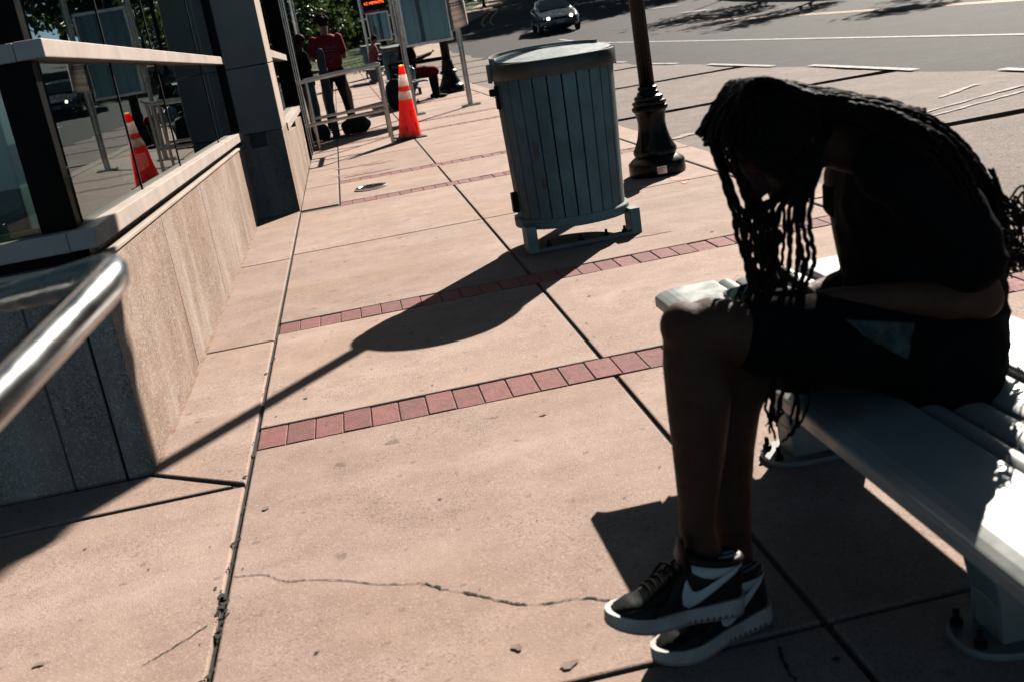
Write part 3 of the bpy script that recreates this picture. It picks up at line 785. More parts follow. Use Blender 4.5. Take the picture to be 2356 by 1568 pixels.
# worn patches on the slats of the near bin
wpm = simple('bare_worn_patch', (.20, .16, .14), .8, scale=40)
for (x, y, sx, sy, sd) in ((1222, 350, .022, .07, 1), (1243, 425, .018, .04, 3), (1205, 370, .014, .05, 4)):
    bm = NB(); c = PY(x, y, 5.97)
    an = math.atan2((c.y-6.19)/.93, c.x-1.145)
    pts = []
    rg = random.Random(sd)
    for i in range(18):
        q = 2*math.pi*i/18; rr = rg.uniform(.6, 1.05)
        aa = an+rr*sx*math.cos(q)/.328; zz = c.z+rr*sy*math.sin(q); r0 = .3145+.028*(zz-.165)/.807; pts.append((r0*math.cos(aa), r0*.93*math.sin(aa), zz))
    bm.faces.new([bm.verts.new(p) for p in pts]); obj('worn_patch', bm, wpm, bin1)


# ------------------------------------------------------------------ lamp posts
def lamp(label, loc, prof, shaft_r, big):
    t = thing('lamp_post', label, 'lamp post', loc, 0, 'black cast lamp posts')
    pan = lambda j, a: -.035*abs(math.sin(4*a))**6 if 5 <= j <= 9 else 0
    bm = NB(); lathe(bm, prof, seg=64, flute=pan); obj('base', bm, M['black_gloss'], t, smooth='auto')
    z0 = prof[-1][1]
    bm = NB(); lathe(bm, [(shaft_r, z0-.02), (shaft_r*.8, z0+2.9)], seg=96, flute=lambda j, a: -.07*abs(math.cos(8*a))**3); obj('shaft', bm, M['black_gloss'], t, smooth=True)
    top = z0+2.9
    bm = NB(); lathe(bm, [(.05, top-.02), (.09, top+.03), (.09, top+.08), (.06, top+.12), (.12, top+.2), (.13, top+.25)], seg=24); hd = obj('lamp_head', bm, M['black_gloss'], t, smooth='auto')
    bm = NB(); lathe(bm, [(.12, top+.25), (.17, top+.38), (.16, top+.55), (.09, top+.7), (.02, top+.76)], seg=24); obj('lamp_globe', bm, M['sign_white'], t, smooth=True)
    return t
pr1 = [(.205, 0), (.21, .01), (.208, .088), (.202, .098), (.165, .128), (.150, .138), (.158, .150), (.163, .168), (.160, .185), (.148, .205), (.122, .26), (.105, .33), (.101, .38), (.107, .435), (.118, .462), (.128, .468), (.133, .482), (.128, .497), (.113, .503), (.122, .512), (.126, .524), (.120, .534), (.101, .540), (.107, .556), (.103, .570), (.083, .580), (.079, .592), (.076, .602), (.062, .608), (.072, .622), (.070, .636), (.058, .644)]
lp1 = lamp('black fluted lamp post with round stepped base directly behind the near litter bin', (2.165, 7.93, 0), pr1, .0565, 0)
a = math.atan2(-7.93, -2.165)+.16
bm = NB()
for i in range(8):
    a0, a1 = a-.17+.34*i/8, a-.17+.34*(i+1)/8
    bm.faces.new([bm.verts.new((.2125*math.cos(q), .2125*math.sin(q), z)) for q, z in ((a0, .022), (a1, .022), (a1, .078), (a0, .078))])
pq = obj('plaque', bm, M['steel_dull'], lp1)
bm = NB()
for r_, (z, h, u0, u1) in enumerate(((.064, .006, -.12, .12), (.053, .004, -.12, .10), (.045, .004, -.11, .13), (.035, .005, -.07, .09))):
    for i in range(7):
        if r_ and i % 3 == 2: continue
        a0, a1 = a+lerp(u0, u1, i/7), a+lerp(u0, u1, (i+.8)/7)
        bm.faces.new([bm.verts.new((.2132*math.cos(q), .2132*math.sin(q), zz)) for q, zz in ((a0, z), (a1, z), (a1, z+h), (a0, z+h))])
obj('plaque_lines', bm, M['sign_white'], pq)
pr2 = [(.258, 0), (.262, .01), (.26, .12), (.252, .13), (.225, .16), (.21, .17), (.20, .20), (.175, .26), (.145, .33), (.14, .36), (.155, .375), (.175, .39), (.178, .41), (.165, .43), (.135, .45), (.125, .50), (.112, .56), (.104, .60), (.112, .612), (.11, .626), (.092, .635)]
lp2 = lamp('black fluted lamp post by the kerb between the information board and the notice post', (2.12, 22.35, 0), pr2, .088, 1)

# ------------------------------------------------------------------ traffic cone
CN = thing('traffic_cone', 'tall orange traffic cone with two white reflective bands on black base', 'traffic cone', (.72, 14.2, 0))
bm = NB(); box(bm, (-.178, -.178, 0), (.178, .178, .028)); obj('base', bm, M['cone_black'], CN, bevel=.012, seg=3)
def cr(z): return lerp(.148, .030, (z-.028)/.89)
bm = NB(); lathe(bm, [(cr(.028)+.012, .028), (cr(.04), .045)]+[(cr(z), z) for z in np.linspace(.06, .90, 10)]+[(.030, .915), (.024, .918), (.022, .90)], seg=40); obj('body', bm, M['cone'], CN, smooth=True)
for z0, z1 in ((.49, .595), (.655, .80)):
    bm = NB(); lathe(bm, [(cr(z0)+.0015, z0), (cr(z0)+.0035, z0+.002), (cr(z1)+.0035, z1-.002), (cr(z1)+.0015, z1)], seg=40, cap=False); obj('reflective_band', bm, M['reflective'], CN, smooth=True)
M['scuff'] = simple('cone_scuff', (.20, .02, .012), .7, scale=30)
rg = random.Random(5)
for k in range(9):
    bm = NB(); z = rg.uniform(.1, .44); an = -1.9+rg.uniform(-.7, .9); ln = rg.uniform(.01, .06); wv = rg.uniform(.02, .07)
    pts = []
    for i in range(8):
        q = 2*math.pi*i/8
        zz = z+ln*math.sin(q); aa = an+wv*math.cos(q)*rg.uniform(.5, 1)
        pts.append(((cr(zz)+.0015)*math.cos(aa), (cr(zz)+.0015)*math.sin(aa), zz))
    bm.faces.new([bm.verts.new(p) for p in pts]); obj('scuff_mark', bm, M['scuff'], CN)

CN.rotation_euler = (R(1), R(3.2), R(12))

# ------------------------------------------------------------------ guard rail across the pavement
GR = thing('guard_rail', 'double stainless guard rail standing out from the building beside the cone', 'railing', (0, 14, 0))
def gtube(name, pts, r=.022, mat='steel_dull'):
    bm = NB(); tube(bm, pts, r, 14); return part(name, bm, M[mat], GR, smooth='auto')
for x, y in ((.485, 13.98), (.50, 15.0)): gtube('post', [(x, y, 0), (x, y, .955)], .024)
gtube('post', [(-.46, 15.0, 0), (-.46, 15.0, .93)], .024)
bm = NB(); hexa(bm, [(-.555, 13.945, .895), (.51, 13.945, .95), (.51, 14.015, .95), (-.555, 14.015, .895), (-.555, 13.945, .935), (.51, 13.945, .995), (.51, 14.015, .995), (-.555, 14.015, .935)]); part('top_rail', bm, M['steel_dull'], GR, bevel=.012, seg=3)
bm = NB(); hexa(bm, [(-.48, 14.97, .895), (.52, 14.97, .95), (.52, 15.03, .95), (-.48, 15.03, .895), (-.48, 14.97, .93), (.52, 14.97, .985), (.52, 15.03, .985), (-.48, 15.03, .93)]); part('top_rail', bm, M['steel_dull'], GR, bevel=.012, seg=3)
gtube('lower_rail', [(-.55, 13.98, .395), (.485, 13.98, .425)], .02)
gtube('lower_rail', [(-.46, 15.0, .40), (.50, 15.0, .43)], .02)
bm = NB(); hexa(bm, [(.465, 13.98, .955), (.51, 13.98, .955), (.525, 15.0, .95), (.475, 15.0, .95), (.465, 13.98, .99), (.51, 13.98, .99), (.525, 15.0, .98), (.475, 15.0, .98)]); part('end_rail', bm, M['steel_dull'], GR, bevel=.008)

# ------------------------------------------------------------------ slim post weighted with sand bags
BP = thing('marker_post', 'slim grey round topped post standing between two dark sandbags', 'post', (-.22, 16.3, 0))
bm = NB()
poly = [(-.055, 0, .02), (.055, 0, .02)]+[(.055*math.cos(R(k)), 0, 1.22+.055*math.sin(R(k))) for k in range(0, 181, 15)]
prism(bm, poly, (0, .10, 0)); obj('shaft', bm, M['post_grey'], BP, bevel=.008)
bm = NB(); box(bm, (-.2, -.12, 0), (.2, .2, .02)); obj('foot_plate', bm, M['post_grey'], BP, bevel=.004)
def sandbag(label, loc, rz, s):
    bm = NB(); bmesh.ops.create_icosphere(bm, subdivisions=4, radius=1)
    for v in bm.verts:
        p = v.co
        k = 1+.10*mnoise.noise(p*1.7+V(loc))+.05*mnoise.noise(p*4.1)
        sq = lambda a, e: math.copysign(abs(a)**e, a)
        v.co = V((sq(p.x, .8)*s[0]*k, sq(p.y, .8)*s[1]*k, max(sq(p.z, .9)*s[2]*k, -s[2]*.72)))
    o = obj('sandbag', bm, M['bag_dark'], None, smooth=True); o.location = (loc[0], loc[1], s[2]*.72+.021); o.rotation_euler = (0, 0, rz)
    tag(o, label, 'sandbag', 'sandbags at the slim post'); return o
sandbag('dark sandbag at the foot of the slim post on the side towards the building', (-.50, 16.2, 0), .3, (.20, .17, .135))
sandbag('dark sandbag at the foot of the slim post on the side towards the cone', (.08, 16.35, 0), -.2, (.21, .17, .135))

# ------------------------------------------------------------------ information boards
def text_mesh(name, body, size, mat, parent, M4, ext=.001, align='CENTER'):
    cu = bpy.data.curves.new(name, 'FONT'); cu.body = body; cu.size = size; cu.extrude = ext; cu.align_x = align; cu.align_y = 'CENTER'
    to = bpy.data.objects.new(name+'_t', cu); COL.objects.link(to)
    dg = bpy.context.evaluated_depsgraph_get(); me = bpy.data.meshes.new_from_object(to.evaluated_get(dg)); me.name = name
    bpy.data.objects.remove(to); me.materials.clear()
    me.transform(M4)
    return link_mesh(name, me, mat, parent)
FACE = Matrix.Rotation(R(90), 4, 'X')      # text lying in XZ, readable from -Y
def board(label, X0, X1, Z0, Z1, Y, posts, hp, paper=False):
    t = thing('information_board', label, 'notice board', (lerp(X0, X1, .5), Y, hY(Y)), 0, 'glazed information boards')
    g = hY(Y); ox, oy = t.location.x, t.location.y
    L = lambda x, y, z: (x-ox, y-oy, z-g)
    bm = NB(); box(bm, L(X0+.02, Y-.02, Z0+.02), L(X1-.02, Y+.02, Z1-.02)); obj('back_panel', bm, M['case_back'], t)
    bm = NB()
    for u in (.07, .25, .56, .83): box(bm, L(lerp(X0, X1, u), Y-.025, Z0+.04), L(lerp(X0, X1, u)+.05, Y-.0215, Z1-.04))
    obj('panel_strips', bm, M['case_dark'], t)
    bm = NB(); fw = .045
    box(bm, L(X0, Y-.07, Z0), L(X1, Y+.03, Z0+fw)); box(bm, L(X0, Y-.07, Z1-fw), L(X1, Y+.03, Z1))
    box(bm, L(X0, Y-.0705, Z0+fw), L(X0+fw, Y+.03, Z1-fw)); box(bm, L(X1-fw, Y-.0705, Z0+fw), L(X1, Y+.03, Z1-fw))
    obj('case_frame', bm, M['steel_dull'], t, bevel=.006)
    bm = NB(); bm.faces.new([bm.verts.new(L(*p)) for p in ((X0+fw, Y-.055, Z0+fw), (X1-fw, Y-.055, Z0+fw), (X1-fw, Y-.055, Z1-fw), (X0+fw, Y-.055, Z1-fw))])
    gp = obj('glazing', bm, M['glass_clear'], t)
    if gp.data.polygons[0].normal.y > 0: gp.data.flip_normals()
    for px in posts:
        bm = NB(); tube(bm, [(px-ox, .09, 0), (px-ox, .09, hp-g)], .043, 16); po = obj('post', bm, M['steel_dull'], t, smooth='auto')
        bm = NB(); box(bm, (px-ox-.14, .0, 0), (px-ox+.16, .18, .03)); obj('base_plate', bm, M['steel_dull'], po, bevel=.005)
        for zz in (Z0+.15, Z1-.15):
            bm = NB(); s = 1 if px < ox else -1
            box(bm, (min(px-ox, px-ox+s*.13), .04, zz-g-.02), (max(px-ox, px-ox+s*.13), .12, zz-g+.02)); obj('bracket', bm, M['steel_dull'], t, bevel=.004)
    return t, L
b1, L1 = board('large grey information board on two steel posts standing nearer beside the cone', 1.09, 1.86, 1.06, 2.35, 17.86, (1.06, 1.965), 2.6)
bm = NB(); prism(bm, [L1(1.30, 17.83, 1.50), L1(1.335, 17.83, 1.50), L1(1.33, 17.83, 1.56), L1(1.31, 17.83, 1.585)], (0, .004, 0)); obj('sticker', bm, M['rust'], b1)
# curled notice taped to the right-hand post
NT = thing('paper_notice', 'curled white printed notice fixed to the right hand post of the nearer board', 'notice', (1.98, 17.8, 1.22))
def nsurf(u, v, off=0.):
    x = -.135+.285*u; z = .0+.60*v
    y = -.035+.16*max(0, u-.45)**2*1.6*(1+.8*v)+.012*math.sin(5*u+4*v)-off
    return V((x-.12*max(0, u-.6)*max(0, v-.6), y, z+.05*(u-.5)*(1-v)))
bm = NB(); g = [[bm.verts.new(nsurf(i/12, j/14)) for i in range(13)] for j in range(15)]
for j in range(14):
    for i in range(12): bm.faces.new((g[j][i], g[j][i+1], g[j+1][i+1], g[j+1][i]))
sh = obj('sheet', bm, M['paper'], NT, smooth=True); sm = sh.modifiers.new('thick', 'SOLIDIFY'); sm.thickness = .002; sm.offset = 1
bm = NB()
rg = random.Random(2)
def pbar(u0, u1, v0, v1):
    n = 4
    for i in range(n):
        a, b = lerp(u0, u1, i/n), lerp(u0, u1, (i+1)/n)
        bm.faces.new([bm.verts.new(nsurf(*q, .0025)) for q in ((a, v0), (b, v0), (b, v1), (a, v1))])
for v0, h, big in ((.93, .02, 0), (.86, .035, 1), (.80, .035, 1), (.745, .012, 0), (.715, .012, 0), (.62, .035, 1), (.56, .035, 1), (.50, .012, 0), (.47, .012, 0), (.44, .012, 0), (.33, .012, 0), (.22, .012, 0), (.195, .012, 0), (.16, .02, 0)):
    u = .12
    while u < .86:
        wd = rg.uniform(.03, .12) if not big else rg.uniform(.05, .16)
        pbar(u, min(u+wd, .88), v0, v0+h); u += wd+.022
obj('print', bm, M['ink'], NT)

b2, L2 = board('smaller looking information board far down the pavement under the orange lettered sign', 1.15, 1.86, 1.14, 2.03, 36.0, (1.03, 1.97), 2.9)
LS = thing('led_sign', 'black departure sign with orange glowing letters above the far board', 'sign', (1.47, 35.9, 2.09))
bm = NB(); box(bm, (-.36, -.10, 0), (.36, .10, .55)); obj('housing', bm, M['black'], LS, bevel=.01)
text_mesh('lettering', 'LC METROTS', .105, M['led'], LS, Matrix.Translation((.0, -.106, .22)) @ FACE)
text_mesh('lettering', 'ALL BUSES', .105, M['led'], LS, Matrix.Translation((.0, -.106, .40)) @ FACE)
p = PY(852, 19, 47.0)
ST = thing('stop_sign', 'red octagonal stop sign half hidden behind the far information board', 'road sign', (p.x, 47.0, hY(47)))
bm = NB(); prism(bm, [(.36*math.cos(R(22.5+45*k)), -.03, p.z-hY(47)+.36*math.sin(R(22.5+45*k))) for k in range(8)], (0, .006, 0)); obj('sign_edge', bm, M['sign_white'], ST)
bm = NB(); prism(bm, [(.335*math.cos(R(22.5+45*k)), -.034, p.z-hY(47)+.335*math.sin(R(22.5+45*k))) for k in range(8)], (0, .003, 0)); obj('sign_face', bm, M['sign_red'], ST)
text_mesh('lettering', 'STOP', .27, M['sign_white'], ST, Matrix.Translation((0, -.037, p.z-hY(47))) @ FACE)
bm = NB(); tube(bm, [(0, 0, 0), (0, 0, p.z-hY(47)+.4)], .03, 10); obj('post', bm, M['steel_dull'], ST, smooth=True)

# ------------------------------------------------------------------ benches
def make_bench(label, loc, L=2.45):
    t = thing('park_bench', label, 'bench', loc, 0, 'white slatted metal benches')
    H = .43
    SL = [(.0, .192, 0), (.203, .248, -.004), (.259, .330, -.008), (.341, .444, -.006), (.456, .672, 0)]
    for i, (a, b, dz) in enumerate(SL):
        bm = NB(); prof = []
        n = 10; th = .034
        for k in range(n+1):
            u = k/n; x = lerp(a, b, u)
            z = H+dz
            if i == 0: z -= .016*max(0, (.30-u)/.30)**2
            elif i == 4: z -= .016*max(0, (u-.70)/.30)**2
            else: z -= .010*(2*u-1)**2
            prof.append((x, z))
        poly = [(x, 0, z) for x, z in prof]+[(x, 0, z-th) for x, z in reversed(prof)]
        prism(bm, poly, (0, L, 0)); obj('slat', bm, M['bench'], t, bevel=.007, seg=3)
    for y in (1.0, 1.99):
        bm = NB()
        out = [(.215, .0), (.212, .08), (.195, .17), (.165, .25), (.115, .32), (.055, .372), (.02, .398), (.65, .398), (.615, .372), (.555, .32), (.505, .25), (.475, .17), (.458, .08), (.455, .0)]
        # a hollow-backed cast pedestal: two thin webs and a front flange
        prism(bm, [(x, y-.012, z+.014) for x, z in out], (0, .012, 0))
        prism(bm, [(x, y+.085, z+.014) for x, z in out], (0, .012, 0))
        for k in range(5):
            (xa, za), (xb, zb) = out[k], out[k+1]
            hexa(bm, [(xa, y, za+.014), (xa+.014, y, za+.014), (xa+.014, y+.085, za+.014), (xa, y+.085, za+.014), (xb, y, zb+.014), (xb+.014, y, zb+.014), (xb+.014, y+.085, zb+.014), (xb, y+.085, zb+.014)])
            (xa, za), (xb, zb) = out[-1-k], out[-2-k]
            hexa(bm, [(xa-.014, y, za+.014), (xa, y, za+.014), (xa, y+.085, za+.014), (xa-.014, y+.085, za+.014), (xb-.014, y, zb+.014), (xb, y, zb+.014), (xb, y+.085, zb+.014), (xb-.014, y+.085, zb+.014)])
        lg = obj('leg', bm, M['bench_iron'], t, bevel=.004)
        bm = NB(); poly = []
        for k in range(28):
            q = 2*math.pi*k/28; e_ = .55
            poly.append((.335+.19*math.copysign(abs(math.cos(q))**e_, math.cos(q)), y+.042+.095*math.copysign(abs(math.sin(q))**.8, math.sin(q)), 0))
        prism(bm, poly, (0, 0, .016)); fp = obj('foot_plate', bm, M['bench_iron'], lg, bevel=.004)
        for x, yy in ((.175, y+.0), (.175, y+.085), (.495, y), (.495, y+.085)):
            bm = NB(); lathe(bm, [(.013, 0), (.013, .012), (.007, .013), (.0065, .034), (.001, .036)], c=(x, yy, .016), seg=8); wpb = obj('bolt', bm, M['black'], lg)
    return t
bench1 = make_bench('white slatted bench in the right foreground that the braided person sits on', (.80, .70, 0))
bench2 = dup(bench1, (.86, 20.3, 0), 0, 'white slatted bench far down the pavement holding bags and a person in red shorts')

# ------------------------------------------------------------------ steel ring cover let into the pavement
c = PZ(855, 433)
CV = thing('drain_cover', 'round steel drain cover in the pavement between two brick bands', 'drain cover', (c.x, c.y, 0))
bm = NB(); lathe(bm, [(.115, .001), (.15, .001), (.15, .016), (.145, .019), (.120, .019), (.115, .015)], seg=40, cap=False); obj('ring', bm, M['steel'], CV, smooth='auto')
bm = NB(); lathe(bm, [(.114, .003), (.114, .009), (.001, .009)], seg=40)
for k in range(4):
    box(bm, (-.09+.045*k, -.05, .0095), (-.07+.045*k, .05, .0125))
obj('lid', bm, M['dark_metal'], CV)

# ------------------------------------------------------------------ car
def make_car(label, loc, rz):
    t = thing('car', label, 'car', loc, rz)      # local: nose towards -Y
    # stations along the length: y, half width at belt, z bottom, z belt, half width top(hood/boot), z top
    S = [(-2.24, .60, .30, .52, .52, .60), (-2.20, .72, .24, .58, .62, .66), (-2.05, .82, .20, .64, .72, .74), (-1.7, .885, .19, .70, .78, .82), (-1.2, .905, .19, .76, .80, .90), (-.85, .905, .19, .80, .80, .955),
         (-.3, .905, .20, .86, .80, .98), (.6, .905, .20, .89, .80, .99), (1.2, .90, .20, .91, .80, 1.01), (1.7, .885, .21, .92, .76, 1.02), (2.1, .83, .26, .90, .70, 1.0), (2.25, .70, .34, .80, .60, .88)]
    bm = NB(); rings = []
    for y, w_, zb, zt, wt, ztop in S:
        pts = [(-w_*.86, zb), (-w_*.98, zb+.12), (-w_, lerp(zb, zt, .55)), (-w_*.985, zt), (-wt, lerp(zt, ztop, .75)), (-wt*.55, ztop), (0, ztop+.012), (wt*.55, ztop), (wt, lerp(zt, ztop, .75)), (w_*.985, zt), (w_, lerp(zb, zt, .55)), (w_*.98, zb+.12), (w_*.86, zb)]
        rings.append([bm.verts.new((x, y, z)) for x, z in pts])
    n = len(rings[0])
    for i in range(len(rings)-1):
        for k in range(n): bm.faces.new((rings[i][k], rings[i][(k+1) % n], rings[i+1][(k+1) % n], rings[i+1][k]))
    bm.faces.new(rings[0]); bm.faces.new(list(reversed(rings[-1])))
    bd = obj('body', bm, M['car'], t, smooth=True); sd = bd.modifiers.new('sub', 'SUBSURF'); sd.levels = 2; sd.render_levels = 2
    # roof and pillars
    G_ = [(-.92, .70, .95), (-.55, .665, 1.17), (-.15, .625, 1.37), (.2, .61, 1.42), (.7, .60, 1.42), (1.1, .61, 1.36), (1.5, .64, 1.18), (1.85, .67, 1.01)]
    def gring(y, w_, z): return [(-w_-.07*(1.42-z)*1.2, y, .93), (-w_, y, z-.05), (-w_*.8, y, z), (0, y, z+.015), (w_*.8, y, z), (w_, y, z-.05), (w_+.07*(1.42-z)*1.2, y, .93)]
    bm = NB(); rr = [[bm.verts.new(p) for p in gring(*g_)] for g_ in G_]
    for i in range(len(rr)-1):
        for k in range(6): bm.faces.new((rr[i][k], rr[i][k+1], rr[i+1][k+1], rr[i+1][k]))
    ro = obj('roof', bm, M['car'], t, smooth=True); sd = ro.modifiers.new('sub', 'SUBSURF'); sd.levels = 2; sd.render_levels = 2
    def gl(name, pts, off):
        bm = NB(); bm.faces.new([bm.verts.new(p) for p in pts]); return obj(name, bm, M['glass_car_dark'], t)
    gl('windscreen', [(-.66, -.93, .975), (.66, -.93, .975), (.62, -.60, 1.165), (.555, -.22, 1.365), (-.555, -.22, 1.365), (-.62, -.60, 1.165)], 0)
    for s in (-1, 1):
        gl('side_window', [(s*.715, -.62, .985), (s*.655, -.12, 1.33), (s*.645, .55, 1.345), (s*.70, .58, .985)], 0)
        gl('side_window', [(s*.70, .64, .985), (s*.645, .62, 1.345), (s*.65, 1.02, 1.29), (s*.71, 1.45, 1.0)], 0)
        bm = NB(); box(bm, (min(s*.86, s*1.02), -.72, .93), (max(s*.86, s*1.02), -.56, 1.04)); obj('wing_mirror', bm, M['car'], t, bevel=.03, seg=3)
        for y in (-1.38, 1.38):
            bm = NB()
            rg_ = [(.31, -.10), (.33, -.07), (.33, .07), (.31, .10)]
            r2 = lathe(bm, rg_, seg=28); bmesh.ops.rotate(bm, verts=bm.verts, cent=(0, 0, 0), matrix=Matrix.Rotation(R(90), 3, 'Y')); bmesh.ops.translate(bm, verts=bm.verts, vec=(s*.80, y, .33))
            wo = obj('wheel', bm, M['tyre'], t, smooth='auto')
            bm = NB(); lathe(bm, [(.22, -.005), (.215, .012), (.06, .004), (.05, .02), (.001, .02)], seg=20, flute=lambda j, a: 0); bmesh.ops.rotate(bm, verts=bm.verts, cent=(0, 0, 0), matrix=Matrix.Rotation(R(90*s), 3, 'Y')); bmesh.ops.translate(bm, verts=bm.verts, vec=(s*.905, y, .33))
            obj('rim', bm, M['alloy'], wo)
        bm = NB(); lathe(bm, [(.075, 0), (.07, -.03), (.001, -.04)], seg=16); bmesh.ops.rotate(bm, verts=bm.verts, cent=(0, 0, 0), matrix=Matrix.Rotation(R(-90), 3, 'X')); bmesh.ops.translate(bm, verts=bm.verts, vec=(s*.49, -2.185, .66)); obj('headlight', bm, M['lamp'], t)
        bm = NB(); lathe(bm, [(.06, 0), (.055, -.03), (.001, -.04)], seg=16); bmesh.ops.rotate(bm, verts=bm.verts, cent=(0, 0, 0), matrix=Matrix.Rotation(R(-90), 3, 'X')); bmesh.ops.translate(bm, verts=bm.verts, vec=(s*.66, -2.10, .67)); obj('headlight_lens', bm, M['chrome'], t)
        bm = NB(); box(bm, (min(s*.05, s*.24), -2.262, .60), (max(s*.05, s*.24), -2.22, .70)); obj('grille', bm, M['black'], t, bevel=.025, seg=3)
        bm = NB(); box(bm, (min(s*.52, s*.70), -2.215, .33), (max(s*.52, s*.70), -2.10, .40)); obj('fog_lamp', bm, M['chrome'], t, bevel=.02)
    bm = NB(); box(bm, (-.42, -2.235, .30), (.42, -2.2, .40)); obj('air_intake', bm, M['black'], t, bevel=.015)
    bm = NB(); box(bm, (-.16, -2.285, .44), (.16, -2.26, .57)); pn = obj('number_plate', bm, M['plate'], t, bevel=.006)
    bm = NB()
    for k in range(6): box(bm, (-.125+.043*k, -2.2875, .475), (-.095+.043*k, -2.2851, .53))
    obj('plate_characters', bm, M['ink'], pn)
    return t
M['glass_car_dark'] = simple('dark_car_glass', (.02, .035, .038), .06, var=.3, scale=2, spec=.9)
car = make_car('dark blue saloon car with headlights lit driving towards the camera on the road', (9.75, 49.6, hY(49.6)-.138), R(0))
car.rotation_euler = (R(2.7), 0, R(-5))

# ------------------------------------------------------------------ trees and shrubs
def leaf_mesh(name, c, rad, n, size, seed, clumps=40, hollow=.45, flat=1.0):
    rg = np.random.default_rng(seed)
    cc = rg.normal(size=(clumps, 3)); cc /= np.linalg.norm(cc, axis=1)[:, None]
    cc *= (hollow+(1-hollow)*rg.random(clumps)**.6)[:, None]
    cr_ = .16+.22*rg.random(clumps)
    k = rg.integers(0, clumps, n)
    p = cc[k]+rg.normal(size=(n, 3))*cr_[k][:, None]*.55
    p = p*np.array(rad)+np.array(c)
    d1 = rg.normal(size=(n, 3)); d1 /= np.linalg.norm(d1, axis=1)[:, None]
    d2 = np.cross(d1, rg.normal(size=(n, 3))); d2 /= np.linalg.norm(d2, axis=1)[:, None]
    s = size*(.6+.8*rg.random(n))[:, None]
    v = np.stack([p-d1*s, p+d2*s*.5, p+d1*s, p-d2*s*.5], 1).reshape(-1, 3)
    me = bpy.data.meshes.new(name)
    me.vertices.add(4*n); me.vertices.foreach_set('co', v.ravel())
    me.loops.add(4*n); me.loops.foreach_set('vertex_index', np.arange(4*n))
    me.polygons.add(n); me.polygons.foreach_set('loop_start', np.arange(0, 4*n, 4)); me.polygons.foreach_set('loop_total', np.full(n, 4))
    me.update(); me.validate(); return me
def tree(name, label, cat, loc, h, rad, n, size, seed, mat='leaf', group=None, trunk=.16, cz=None):
    x, y = loc; z = hY(y)-.05
    t = thing(name, label, cat, (x, y, z), 0, group)
    cz = cz if cz is not None else h-rad[2]
    link_mesh('crown', leaf_mesh('crown', (0, 0, cz), rad, n, size, seed, clumps=max(14, int(n/170))), M[mat], t)
    rg = random.Random(seed); bm = NB()
    top = (rg.uniform(-.3, .3), rg.uniform(-.3, .3), cz+.2*rad[2])
    tube(bm, [(0, 0, -.1), (trunk*.2, 0, .35), (top[0]*.5, top[1]*.5, cz*.55), top], [trunk*1.35, trunk, trunk*.8, trunk*.4], 10)
    for k in range(7):
        a = k*2.4+rg.random(); st = V((top[0]*.6, top[1]*.6, lerp(cz*.45, cz, k/7)))
        en = V((rad[0]*.72*math.cos(a), rad[1]*.72*math.sin(a), cz+rad[2]*rg.uniform(-.3, .6)))
        md = st.lerp(en, .5)+V((0, 0, .25))
        tube(bm, spline([st, md, en], 6), [trunk*.5, trunk*.42, trunk*.34, trunk*.26, trunk*.17, trunk*.08], 6)
    obj('trunk', bm, M['bark'], t, smooth=True)
    return t
GT = 'trees behind the lawn'
tree('shrub', 'dense dark shrub behind the head of the person in the red shirt', 'shrub', (-1.4, 58), 4.4, (2.6, 2.2, 2.5), 7000, .13, 1, 'leaf_dark', GT, .1, 1.9)
tree('shrub', 'broad bushy shrub right of the red shirted person with sunlit leaf edges', 'shrub', (1.3, 63), 5.6, (2.5, 2.2, 2.9), 8000, .13, 2, 'leaf', GT, .1, 2.5)
tree('shrub', 'dark tall shrub directly behind the far information board', 'shrub', (3.4, 66), 5.2, (2.0, 2.0, 2.8), 6000, .13, 3, 'leaf_dark', GT, .1, 2.5)
tree('tree', 'leafy tree beyond the lawn rising over the nearer shrubs', 'tree', (0, 74), 10, (4.6, 4, 4.2), 8000, .22, 4, 'leaf_dark', GT, .2)
tree('tree', 'leafy tree growing close to the foot of the side street', 'tree', (6.0, 80), 10, (3.6, 3.6, 4.6), 7000, .22, 5, 'leaf_dark', GT, .2)
tree('tree', 'dark tree farther up the side street left of the kerb', 'tree', (11.2, 98), 11, (4.2, 4.2, 5), 7000, .24, 6, 'leaf_dark', GT, .22)
tree('tree', 'far tree closing the top of the side street', 'tree', (18, 120), 12, (6, 5, 5.6), 7000, .28, 7, 'leaf_dark', GT, .25)
tree('tree', 'tall tree rising behind the end of the station building', 'tree', (-6, 64), 9, (4.2, 4, 4.0), 7000, .2, 8, 'leaf_dark', GT, .2)
tree('tree', 'tree beyond the lawn between the two information boards', 'tree', (3.6, 90), 12, (5, 5, 6), 7000, .26, 9, 'leaf_dark', GT, .22)
for i, (x, y, h) in enumerate(((18.5, 75, 15), (22, 83, 16), (25, 92, 17), (28, 103, 17), (24, 73, 13.5), (32, 116, 18))):
    tree('tall_tree', 'tall tree beyond the junction shading the side street, out of the top of the picture', 'tree', (x, y), h, (4.8, 4.8, 4.4), 6500, .30, 70+i, 'leaf', 'tall trees beyond the junction', .3)
for i, (x, y, h) in enumerate(((16, 128, 17), (27, 132, 18), (38, 120, 18), (44, 100, 17), (42, 80, 16), (38, 58, 15), (-8, 110, 15), (5, 125, 16))):
    tree('tall_tree', 'tall background tree beyond the junction, above the picture and mirrored in the windows', 'tree', (x, y), h, (6.5, 6.5, 7.2), 4500, .5, 90+i, 'leaf_dark', 'background trees beyond the junction', .3)
GS = 'street trees across the road'
